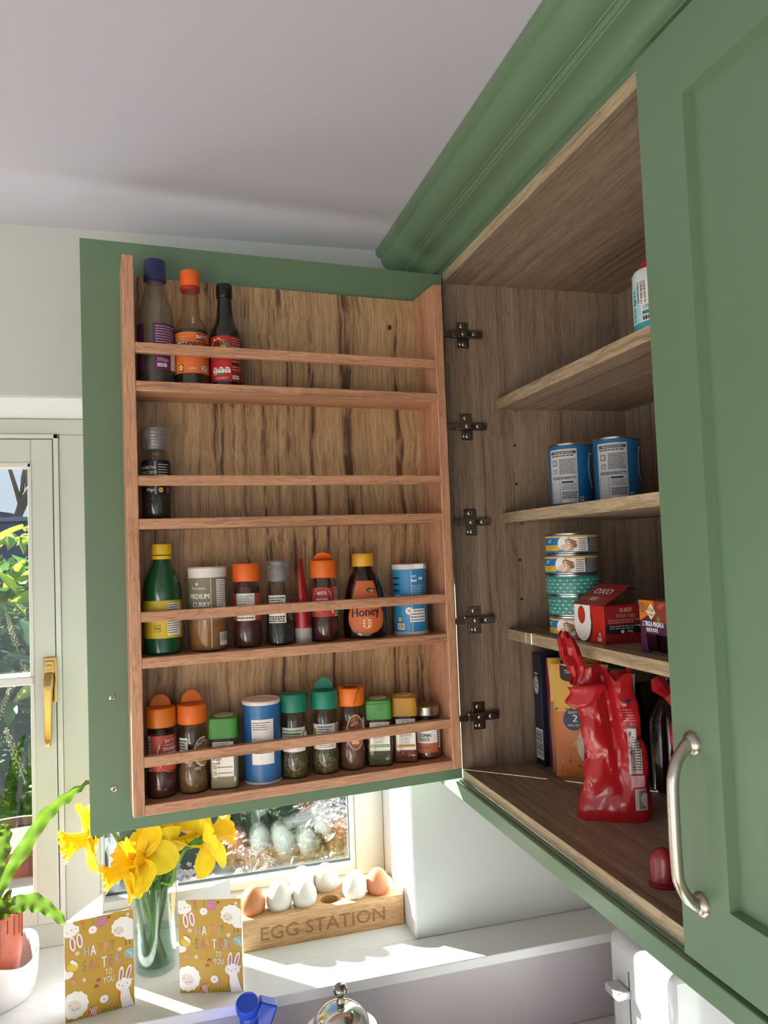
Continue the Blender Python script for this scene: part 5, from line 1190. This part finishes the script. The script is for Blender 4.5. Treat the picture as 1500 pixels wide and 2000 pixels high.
daffodil('daffodil at the back of the bunch behind the open door', (.000, 1.485, -.455), (.2, .7, .55), (-.004, .016, .010, .012), 1.05, .0, 2)
daffodil('daffodil behind the open door above the left of the vase', (-.080, 1.475, -.435), (-.6, .4, .6), (.012, .014, -.018, .014), 1.0, .8, 0)
# daffodil leaves: flat green straps, parts of one bunch
lf = thing('daffodil_leaves', 'bunch of flat green daffodil leaves and stems standing in the glass vase', 'leaves', (vx, vy, Z(SZ_)+.0135))
rnd = random.Random(4)
for k in range(15):
    a = 2*pi*k/15; r1, r2 = .018*rnd.random()+.004, .024+.010*rnd.random(); ex = .005+.05*(rnd.random()); H_ = rnd.uniform(.155, .205); m = MB(); G = []
    for i in range(9):
        q = i/8; rr_ = -r1+(r1+r2)*min(1, q*H_/.135) if q*H_ < .135 else r2+ex*((q*H_-.135)/.10)
        rr_ = max(-.026, min(rr_, .026+.0078*(q*H_)/.135 if q*H_ < .14 else 9)); wd_ = .0042*(1 if q < .85 else 1-(q-.85)*6); c_ = Vector((rr_*cos(a), rr_*sin(a), q*H_)); tn = Vector((-sin(a+.6*q), cos(a+.6*q), 0))
        G.append([c_-tn*wd_, c_+Vector((cos(a), sin(a), 0))*.0012, c_+tn*wd_])
    m.grid(G, mat('4f7f3e', .4, vary=.12, vscale=30, trans=.25, key='dleaf')); m.build('leaf', lf, smooth=180)

# potted fern in a white scalloped planter
px_, py_ = -.312, 1.455
pl = thing('planter', 'glossy white ceramic planter with a wavy rim, cut by the left edge', 'planter', (px_, py_, Z(SZ_)+.0002))
CW = mat('cdc9c7', .18, coat=.4); n_ = 64
def ring(r_, z_, wv=0): return [(r_*(1+.03*sin(3*2*pi*j/n_+.9))*cos(2*pi*j/n_), r_*(1+.03*sin(3*2*pi*j/n_+.9))*sin(2*pi*j/n_), z_+wv*sin(3*2*pi*j/n_-.2)) for j in range(n_)]
MB().loft([ring(.072, 0), ring(.0755, .003), ring(.0790, .030, .001), ring(.0815, .066, .010), ring(.0805, .0695, .011), ring(.0785, .070, .011), ring(.0765, .066, .010), ring(.072, .010), ring(.01, .0085)], CW).build('planter_bowl', pl, smooth=60)
pt = thing('terracotta_pot', 'terracotta pot with vertical drip grooves inside the white planter', 'flower pot', (px_, py_, Z(SZ_)+.0095))
TC = mat('9c4a32', .6, vary=.12, vscale=60, bump=.2, bscale=500)
MB().lathe([(.040, 0), (.0480, .006), (.0565, .055), (.0580, .128), (.0570, .131), (.0545, .131), (.0530, .118), (.0500, .116)], TC, 48, cap1=False).build('pot_body', pt)
gm = MB(); rnd = random.Random(11)
for k in range(26):
    a = 2*pi*k/26; L_ = rnd.uniform(.018, .075); gm.tube([(.0578*cos(a), .0578*sin(a), .126), (.0575*cos(a), .0575*sin(a), .126-L_)], .0011, mat('6d2c1e', .8), 6)
gm.build('drip_groove', pt)
MB().lathe([(.001, .112), (.052, .114)], speckle('2a1c14', '3a281c', '57402c', 250), 30).build('soil', pt)
fn = thing('potted_fern', 'light green fern with long ruffled strap leaves growing in the terracotta pot', 'plant', (px_, py_, Z(SZ_)+.125))
FG = mat('4f6a1a', .35, vary=.14, vscale=30, trans=.35, key='fern')
def strap(pts, wmax, ruff=.006, freq=16, ph=0, tw=0., dead=False):
    P2 = []
    for i in range(len(pts)-1):
        p0, p1, p2, p3 = [Vector(pts[max(0, min(len(pts)-1, k))]) for k in (i-1, i, i+1, i+2)]
        for u_ in [q/8 for q in range(8)]: P2.append(.5*((2*p1)+(p2-p0)*u_+(2*p0-5*p1+4*p2-p3)*u_**2+(3*p1-p0-3*p2+p3)*u_**3))
    P2.append(Vector(pts[-1])); m = MB(); G = []; N_ = len(P2)
    for i, c_ in enumerate(P2):
        q = i/(N_-1); tn = (P2[min(N_-1, i+1)]-P2[max(0, i-1)]).normalized(); sd = tn.cross(Vector((0, -1, .2))).normalized(); sd = (Quaternion(tn, tw*q) @ sd); nn = tn.cross(sd)
        w_ = wmax*max(.04, sin(pi*(q*.86+.10))**.8)*(1+.10*sin(freq*q*2+ph))
        G.append([c_+sd*w_*s+nn*(ruff*abs(s)**1.5*sin(freq*2*q*pi/2+ph+(1.6 if s > 0 else 0))+.0016*cos(s*3)) for s in (-1, -.7, -.35, 0, .35, .7, 1)])
    m.grid(G, mat('6d5230', .7) if dead else FG); return m.build('frond', fn, smooth=180)
strap([(.006, -.01, 0), (.030, -.012, .060), (.062, -.012, .110), (.100, -.010, .165), (.140, -.008, .195), (.170, -.008, .213)], .0115, .0050, 17, .4, .5)
strap([(-.004, -.02, 0), (.008, -.028, .050), (.026, -.034, .100), (.040, -.034, .145), (.038, -.03, .165)], .0150, .0060, 15, 1.2, -.2)
strap([(-.010, -.03, 0), (-.002, -.040, .060), (.006, -.045, .110), (.022, -.045, .185), (.030, -.042, .215)], .0130, .0065, 16, 2.2, .3)
strap([(.016, -.01, -.002), (.045, -.018, .022), (.075, -.022, .030), (.105, -.026, .014), (.132, -.030, -.014)], .0140, .0042, 12, 0, .2)
strap([(.012, .0, 0), (.022, -.004, .020), (.036, -.008, .036), (.044, -.01, .050)], .0070, .003, 8, 1, 0)
strap([(.030, -.006, .032), (.036, -.008, .040), (.042, -.01, .050)], .0035, .002, 8, 1, 0, True)
strap([(-.02, .0, 0), (-.040, -.01, .070), (-.075, -.01, .130), (-.12, 0, .160)], .0140, .006, 15, 2, 0); strap([(-.015, .01, 0), (-.020, .02, .080), (-.010, .03, .170), (.010, .03, .235)], .0120, .006, 16, 3, 0); strap([(-.02, -.01, 0), (-.055, -.03, .030), (-.09, -.04, .02), (-.13, -.05, -.02)], .0130, .005, 14, 1, 0)

# ------------------------------------------------------------------ below the sill
t = thing('detergent_bottle', 'blue bottle with round blue cap, cut off at the bottom of the picture', 'bottle', (.102, 1.225, Z(-.871)+.0002))
BL = mat('1440b8', .25, coat=.4)
MB().lathe([(.030, 0), (.034, .004), (.034, .100), (.031, .124), (.021, .146), (.0165, .156), (.0150, .163)], BL, 36, sx=1.15, sy=.75).build('bottle_body', t)
cp = MB().lathe([(.0150, .1635), (.0160, .165), (.0160, .178), (.0150, .1795)], mat('0f3aa6', .3), 30).build('cap_collar', t)
MB().lathe([(.0165, -.004), (.0178, -.002), (.0180, .010), (.0165, .013), (.0150, .0135), (.0140, .0118), (.002, .0112)], mat('1546c4', .3), 36, T=Matrix.Translation((-.003, -.003, .187)) @ Matrix.Rotation(R(28), 4, 'X') @ Matrix.Rotation(R(-8), 4, 'Y')).build('flip_top', t)
MB().box(-.004, .024, -.012, .012, .120, .178, BL, Matrix.Rotation(R(22), 4, 'Y') @ Matrix.Translation((-.055, 0, .010))).build('bottle_grip', t, bevel=.003)

kt = thing('lidded_pot', 'small stainless steel pot with domed lid and ball knob below the sill', 'pot', (.2385, 1.205, Z(-.871)+.0002))
MB().lathe([(.045, 0), (.0475, .003), (.050, .060), (.0495, .130), (.051, .136)], CHROME, 48, cap1=False).build('pot_body', kt)
lm = MB().lathe([(.0530, .1365), (.0550, .1375), (.0552, .1395), (.0500, .1410), (.0440, .1410)], mat('dcdce2', .25, .85), 56).build('lid_rim', kt)
dm = []; 
for i in range(12): a = R(90)*i/11; dm.append((.0440*cos(a)+.0002, .1412+.0360*sin(a)))
dm = MB().lathe(dm, CHROME, 56).build('lid_dome', lm, smooth=80)
kn = MB().lathe([(.0062, .1775), (.0065, .1800), (.0048, .1840), (.0060, .1875), (.0062, .1885)], DARKMETAL, 28)
kn.lathe([(.0105*sin(pi*i/14)+.0002, .1965-.0105*cos(pi*i/14)) for i in range(15)], mat('8f887c', .12, 1.), 28)
kn.build('lid_knob', lm, smooth=80)

t = thing('toaster', 'white toaster with metal lever under the cabinet at the lower right', 'toaster', (.700, 1.035, Z(-.871)+.0002))
TW = mat('bfbdbf', .16, coat=.5)
MB().box(0, .150, 0, .165, .008, .222, TW).build('toaster_body', t, bevel=.018, seg=5, smooth=60)
MB().box(.012, .138, .012, .153, 0, .009, mat('8c8888', .4, .4)).build('base', t, bevel=.002)
MB().box(-.0008, .0005, .0995, .1025, .030, .176, mat('5a5a5e', .5)).build('lever_slot', t)
MB().box(-.0260, -.0010, .0960, .1340, .1350, .1480, mat('c4c2c2', .35, .6)).build('lever', t, bevel=.002)
kb = MB().lathe([(.0115, 0), (.0115, .0012)], mat('dddadb', .3), 30, T=Matrix.Translation((-.0001, .060, .040)) @ Matrix.Rotation(R(-90), 4, 'Y')).build('dial', t)
p = Print(plane_map((-.0014, .060, .040), (0, -1, 0), (0, 0, 1), (-1, 0, 0)), curved=False); n_ = 24
for k in range(n_): a, b_ = 2*pi*k/n_, 2*pi*(k+1)/n_; p.poly([(.0100*cos(a), .0100*sin(a)), (.0100*cos(b_), .0100*sin(b_)), (.0092*cos(b_), .0092*sin(b_)), (.0092*cos(a), .0092*sin(a))], INK, 0)
p.text('1', 0, -.003, .0070, INK, 0); p.build('dial_mark', kb)
ts = MB(); ts.box(.035, .060, .020, .145, .2215, .2225, INK); ts.box(.090, .115, .020, .145, .2215, .2225, INK); ts.build('bread_slot', t)

# ================================================================== the garden beyond the window
GZ = .55
grass_m = mat('2c421c', .9, vary=.35, vscale=40, key='lawn'); pav = mat('343a42', .8, vary=.12, vscale=8, key='paving')
struct('ground', MB().box(-14, 14, 1.73, 40, GZ-.3, GZ, grass_m))
# paving slabs by the house, each one a piece
pat = tag(MB().box(-2.2, 2.2, 1.74, 3.30, GZ+.0005, GZ+.012, mat('5d6064', .9)).build('patio'), kind='structure')
rnd = random.Random(2); slab = None
for i in range(7):
    for j in range(3):
        if slab is None: slab = MB().box(0, .59, 0, .49, 0, .03, pav).mesh('slab')
        link('paving_slab', slab, pat, (-2.15+i*.61, 1.76+j*.51, GZ+.012+rnd.uniform(-.002, .002)), (0, 0, 0))
tag(box('outer_sill', -1.25, .46, 1.665, 1.86, Z(-.775), Z(-.745), mat('3a434e', .5, vary=.05, vscale=10)), kind='structure')
# grass tufts on the lawn (nobody could count them)
gm = MB(); rnd = random.Random(9); G1 = mat('2c4a1c', .8, vary=.2, vscale=3, trans=.3, key='blade')
for k in range(9000):
    x, y = rnd.uniform(.25, 2.4), 3.36+1.95*rnd.random()**1.3; h_ = rnd.uniform(.025, .06); a = rnd.uniform(0, pi); c_, s_ = .004*cos(a), .004*sin(a); lx, ly = rnd.uniform(-.02, .02), rnd.uniform(-.02, .02)
    gm.add([(x-c_, y-s_, GZ), (x+c_, y+s_, GZ), (x+lx, y+ly, GZ+h_)], [(0, 1, 2)], G1)
tag(gm.build('grass', smooth=0), 'rough dark green lawn behind the white flowering shrub', 'grass', kind='stuff')

# laurel hedge: individual glossy leaves in front, filled in behind
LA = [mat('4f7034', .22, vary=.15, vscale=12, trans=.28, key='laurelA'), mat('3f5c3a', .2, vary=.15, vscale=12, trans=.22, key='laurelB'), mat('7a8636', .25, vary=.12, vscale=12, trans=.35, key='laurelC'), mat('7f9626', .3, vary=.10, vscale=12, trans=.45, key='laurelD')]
def leaf_mesh(m_, L_=.115, w_=.020, name='leaf'):
    m = MB(); G = []
    for i in range(7):
        q = i/6; ww = w_*max(.03, sin(pi*min(1, q*.93+.05))**.75); G.append([(L_*q, ww*s, .010*abs(s)**1.3-.020*q*q) for s in (-1, -.5, 0, .5, 1)])
    m.grid(G, m_); return m.mesh(name, 180)
LM = [leaf_mesh(m_) for m_ in LA]
lh = thing('laurel_hedge', 'glossy green laurel hedge outside the left window with bright sunlit top leaves', 'hedge', (-.95, 3.95, GZ))
lh.scale = (1.5, 1.5, 1.5)
rnd = random.Random(21); stems = MB()
for k in range(26):
    x = rnd.uniform(-.75, .75); y = rnd.uniform(-.1, .35); p_ = [(x*.7, y, 0)]
    for q in range(5): p_.append((x+rnd.uniform(-.06, .06), y+rnd.uniform(-.08, .05), (q+1)*.17))
    stems.tube(p_, [.010, .009, .008, .007, .005, .003], mat('4a4228', .8), 6)
stems.build('stem', lh)
def put_leaf(x, y, z, mi, sc):
    o = bpy.data.objects.new('leaf', LM[mi]); C.objects.link(o); o.parent = lh; o.location = (x, y, z)
    o.rotation_euler = (rnd.uniform(-.9, .5), rnd.uniform(-.3, 1.0), rnd.uniform(-2.9, .2)); o.scale = (sc,)*3
for k in range(290):
    x = rnd.uniform(0, .42) if k < 255 else rnd.uniform(-.75, .75); z = .92*rnd.random()**.8+.05; y = rnd.uniform(-.34, -.05)
    top = z > .76  # upper leaves take the lighter greens: sunlight put into leaf colour
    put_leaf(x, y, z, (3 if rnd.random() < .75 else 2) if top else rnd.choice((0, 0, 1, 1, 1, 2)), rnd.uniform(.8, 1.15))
inner = MB()
for k in range(5200):
    x, y, z = rnd.uniform(-.85, .80), rnd.uniform(-.14, .45), rnd.uniform(.03, .86); a, b_ = rnd.uniform(0, 2*pi), rnd.uniform(-.7, .7); L_ = rnd.uniform(.07, .11); d = Vector((cos(a)*cos(b_), sin(a)*cos(b_), sin(b_)))*L_; s_ = d.cross(Vector((rnd.uniform(-1, 1), rnd.uniform(-1, 1), 1))).normalized()*.019; c_ = Vector((x, y, z))
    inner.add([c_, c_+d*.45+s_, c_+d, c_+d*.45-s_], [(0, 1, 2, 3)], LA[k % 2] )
tag(inner.build('inner_leaves', lh, smooth=0), kind='stuff')
bud = mat('8f8a5c', .6); rc = MB(); 
for i in range(46):
    z_ = .12*i/46; a = i*2.4; r_ = .0085*(1-.45*i/46); rc.sphere((r_*cos(a), r_*sin(a), z_), .0030, bud, 6, 5)
rc.tube([(0, 0, -.02), (0, 0, .12)], .0014, mat('8a9a4a', .6), 5); rcm = rc.mesh('flower_spike', 180)
for k in range(22):
    o = bpy.data.objects.new('flower_spike', rcm); C.objects.link(o); o.parent = lh; o.location = (rnd.uniform(-.10, .38), rnd.uniform(-.42, -.30), rnd.uniform(.25, .68)); o.rotation_euler = (rnd.uniform(-.5, .3), rnd.uniform(-.5, .5), 0); o.scale = (rnd.uniform(.8, 1.2),)*3

# reddish pot outside, low on the left
t = thing('garden_pot', 'dark reddish-brown garden pot outside below the laurel hedge', 'pot', (-.40, 2.16, Z(-.80)), 0); t.scale = (.75, .75, .62)
MB().lathe([(.13, 0), (.16, .02), (.185, .17), (.195, .175), (.195, .20), (.178, .20), (.170, .17)], mat('4a261f', .6, vary=.15, vscale=20), 40, cap1=False).build('pot_body', t); MB().lathe([(.01, .165), (.172, .17)], speckle('2a1c14', '3a281c', '57402c', 120), 30).build('soil', t)
pd = tag(box('garden_wall', -1.3, -.19, 1.93, 2.42, GZ+.03, Z(-.801), mat('2a2e34', .85, vary=.12, vscale=14)), 'low grey rendered garden wall carrying the reddish pot', 'wall')

# white flowering shrub
sh = thing('flowering_shrub', 'shrub covered in white flower clusters just outside the right window', 'shrub', (.56, 2.25, GZ+.042))
rnd = random.Random(33); fm = MB(); WP = mat('978d93', .6, trans=.15, key='florets'); PKB = mat('c58a80', .6)
for k in range(70):
    a, r_ = rnd.uniform(0, 2*pi), .052*rnd.random()**.5; x, y = r_*cos(a), r_*sin(a); z_ = .020-5.5*r_*r_+rnd.uniform(-.003, .004); b = rnd.uniform(0, 1.2)
    if k % 6 == 0: fm.sphere((x, y, z_), .0032, PKB, 6, 4); continue
    for q in range(5):
        t_ = b+2*pi*q/5; u_ = Vector((cos(t_), sin(t_), .15)); v_ = Vector((-sin(t_), cos(t_), 0)); c_ = Vector((x, y, z_)); fm.add([c_, c_+u_*.0045+v_*.0026, c_+u_*.0078, c_+u_*.0045-v_*.0026], [(0, 1, 2, 3)], WP)
for k in range(9): a = 2*pi*k/9; fm.tube([(0, 0, -.045), (.012*cos(a), .012*sin(a), -.018), (.036*cos(a), .036*sin(a), .008)], .0011, mat('9a5a48', .7), 4)
fmm = fm.mesh('flower_cluster', 0)
stems = MB(); twigs = MB(); lvs = MB(); SL_ = [mat('4c5626', .5, vary=.2, vscale=20, trans=.25, key='shrubleafA'), mat('6a4428', .5, vary=.2, vscale=20, trans=.2, key='shrubleafB'), mat('4a5a2a', .5, vary=.2, vscale=20, trans=.2, key='shrubleafC')]
spots = []
for k in range(58):
    a = rnd.uniform(0, 2*pi); rr_ = rnd.random()**.5; x, y = .58*rr_*cos(a), .30*rr_*sin(a); z_ = .30+.20*(1-rr_*rr_*.6)+rnd.uniform(-.10, .06)+.22*max(0, x+.2)
    if x < -.18 and z_ > .40: z_ -= .16
    spots.append((x, y, z_)); p_ = [(x*.25, y*.25, 0), (x*.6+rnd.uniform(-.03, .03), y*.6, z_*.5), (x, y, z_-.04)]; stems.tube(p_, [.007, .005, .0022], mat('6b5238', .8), 5)
    o = bpy.data.objects.new('flower_cluster', fmm); C.objects.link(o); o.parent = sh; o.location = (x, y, z_); o.rotation_euler = (rnd.uniform(.1, .7), rnd.uniform(-.5, .3), rnd.uniform(0, 6)); o.scale = (rnd.uniform(.85, 1.3),)*3
stems.build('stem', sh)
for k in range(5200):
    x0_, y0_, z0_ = spots[rnd.randrange(len(spots))]; c_ = Vector((x0_+rnd.gauss(0, .055), y0_+rnd.gauss(0, .055), z0_-.03-abs(rnd.gauss(0, .14)))); 
    if c_.z < .02: continue
    a, b_ = rnd.uniform(0, 2*pi), rnd.uniform(-.4, 1.0); L_ = rnd.uniform(.018, .036); d = Vector((cos(a)*cos(b_), sin(a)*cos(b_), sin(b_)))*L_; s_ = d.cross(Vector((rnd.uniform(-1, 1), rnd.uniform(-1, 1), 1))).normalized()*L_*.2
    lvs.add([c_, c_+d*.5+s_, c_+d, c_+d*.5-s_], [(0, 1, 2, 3)], SL_[rnd.choice((0, 1, 1, 2))])
tag(lvs.build('small_leaves', sh, smooth=0), kind='stuff')

# fence, shed and bare trees
fe = thing('garden_fence', 'dark blue-grey board fence behind the laurel hedge', 'fence', (-3.6, 6.2, GZ)); FB = mat('2d3350', .8, vary=.15, vscale=9)
pb = MB().box(0, .148, 0, .02, 0, 1.60, FB).mesh('fence_board')
for k in range(48): link('board', pb, fe, (k*.152, .012*(k % 2), .02))
rl = MB(); rl.box(0, 7.3, -.012, .035, 1.62, 1.65, mat('6c6f85', .7)); rl.build('top_rail', fe)
for k in range(5): box('post', k*1.8, k*1.8+.09, .035, .12, 0, 1.66, FB, fe)
sd = thing('garden_shed', 'dark shed with sloping roof beyond the fence', 'shed', (-2.4, 7.6, GZ))
box('shed_wall', -1.0, .95, 0, 1.4, 0, 1.75, mat('3a3c4c', .8), sd); rf = MB(); rf.add([(-1.1, -.1, 2.12), (1.05, -.1, 1.76), (1.05, 1.5, 1.76), (-1.1, 1.5, 2.12), (-1.1, -.1, 2.06), (1.05, -.1, 1.70), (1.05, 1.5, 1.70), (-1.1, 1.5, 2.06)], [(0, 1, 2, 3), (7, 6, 5, 4), (0, 4, 5, 1), (1, 5, 6, 2), (2, 6, 7, 3), (3, 7, 4, 0)], mat('46485c', .8)); rf.build('shed_roof', sd, smooth=0)
BK = mat('5d5348', .9); 
def tree(x, y, h_, seed, label):
    rnd = random.Random(seed); m = MB(); tw = MB()
    def grow(p, d, L_, r_, lev):
        q = p+d*L_; mid = p+d*L_*.5+Vector((rnd.uniform(-1, 1), rnd.uniform(-1, 1), 0))*L_*.06; (m if lev < 3 else tw).tube([p, mid, q], [r_, r_*.85, r_*.65], BK, 6 if lev < 3 else 3, caps=False)
        if lev >= 6: return
        for k in range(3 if lev < 5 else 2):
            nd = (d+Vector((rnd.uniform(-1, 1), rnd.uniform(-1, 1), rnd.uniform(-.3, .7)))*.75).normalized(); grow(q, nd, L_*rnd.uniform(.62, .82), r_*.6, lev+1)
    grow(Vector((0, 0, 0)), Vector((0, 0, 1)), h_*.3, h_*.022, 0)
    t = thing('bare_tree', label, 'tree', (x, y, GZ)); m.build('trunk', t, smooth=180); tag(tw.build('twigs', t, smooth=0), kind='stuff')
tree(-1.9, 10.0, 4.2, 3, 'leafless garden tree seen through the top of the left window pane'); tree(-5.2, 13.5, 5.0, 5, 'larger leafless tree left of the shed beyond the fence'); tree(.6, 15.5, 4.6, 8, 'leafless tree farthest back, right of the shed beyond the fence')
dh = MB(); rnd = random.Random(6); HM_ = [mat('2c4420', .8, vary=.2, vscale=3), mat('3d5a28', .8, vary=.2, vscale=3)]
for k in range(6000):
    x, y, z_ = rnd.uniform(.2, 4.5), rnd.uniform(5.4, 5.9), GZ+1.5*rnd.random(); a, b_ = rnd.uniform(0, 2*pi), rnd.uniform(-.7, .7); L_ = rnd.uniform(.04, .09); d = Vector((cos(a)*cos(b_), sin(a)*cos(b_), sin(b_)))*L_; s_ = d.cross(Vector((0, .3, 1))).normalized()*L_*.35; c_ = Vector((x, y, z_))
    dh.add([c_, c_+d*.5+s_, c_+d, c_+d*.5-s_], [(0, 1, 2, 3)], HM_[k % 2])
tag(dh.build('background_hedge', smooth=0), 'dense dark green hedge at the far side of the lawn', 'hedge', kind='stuff')
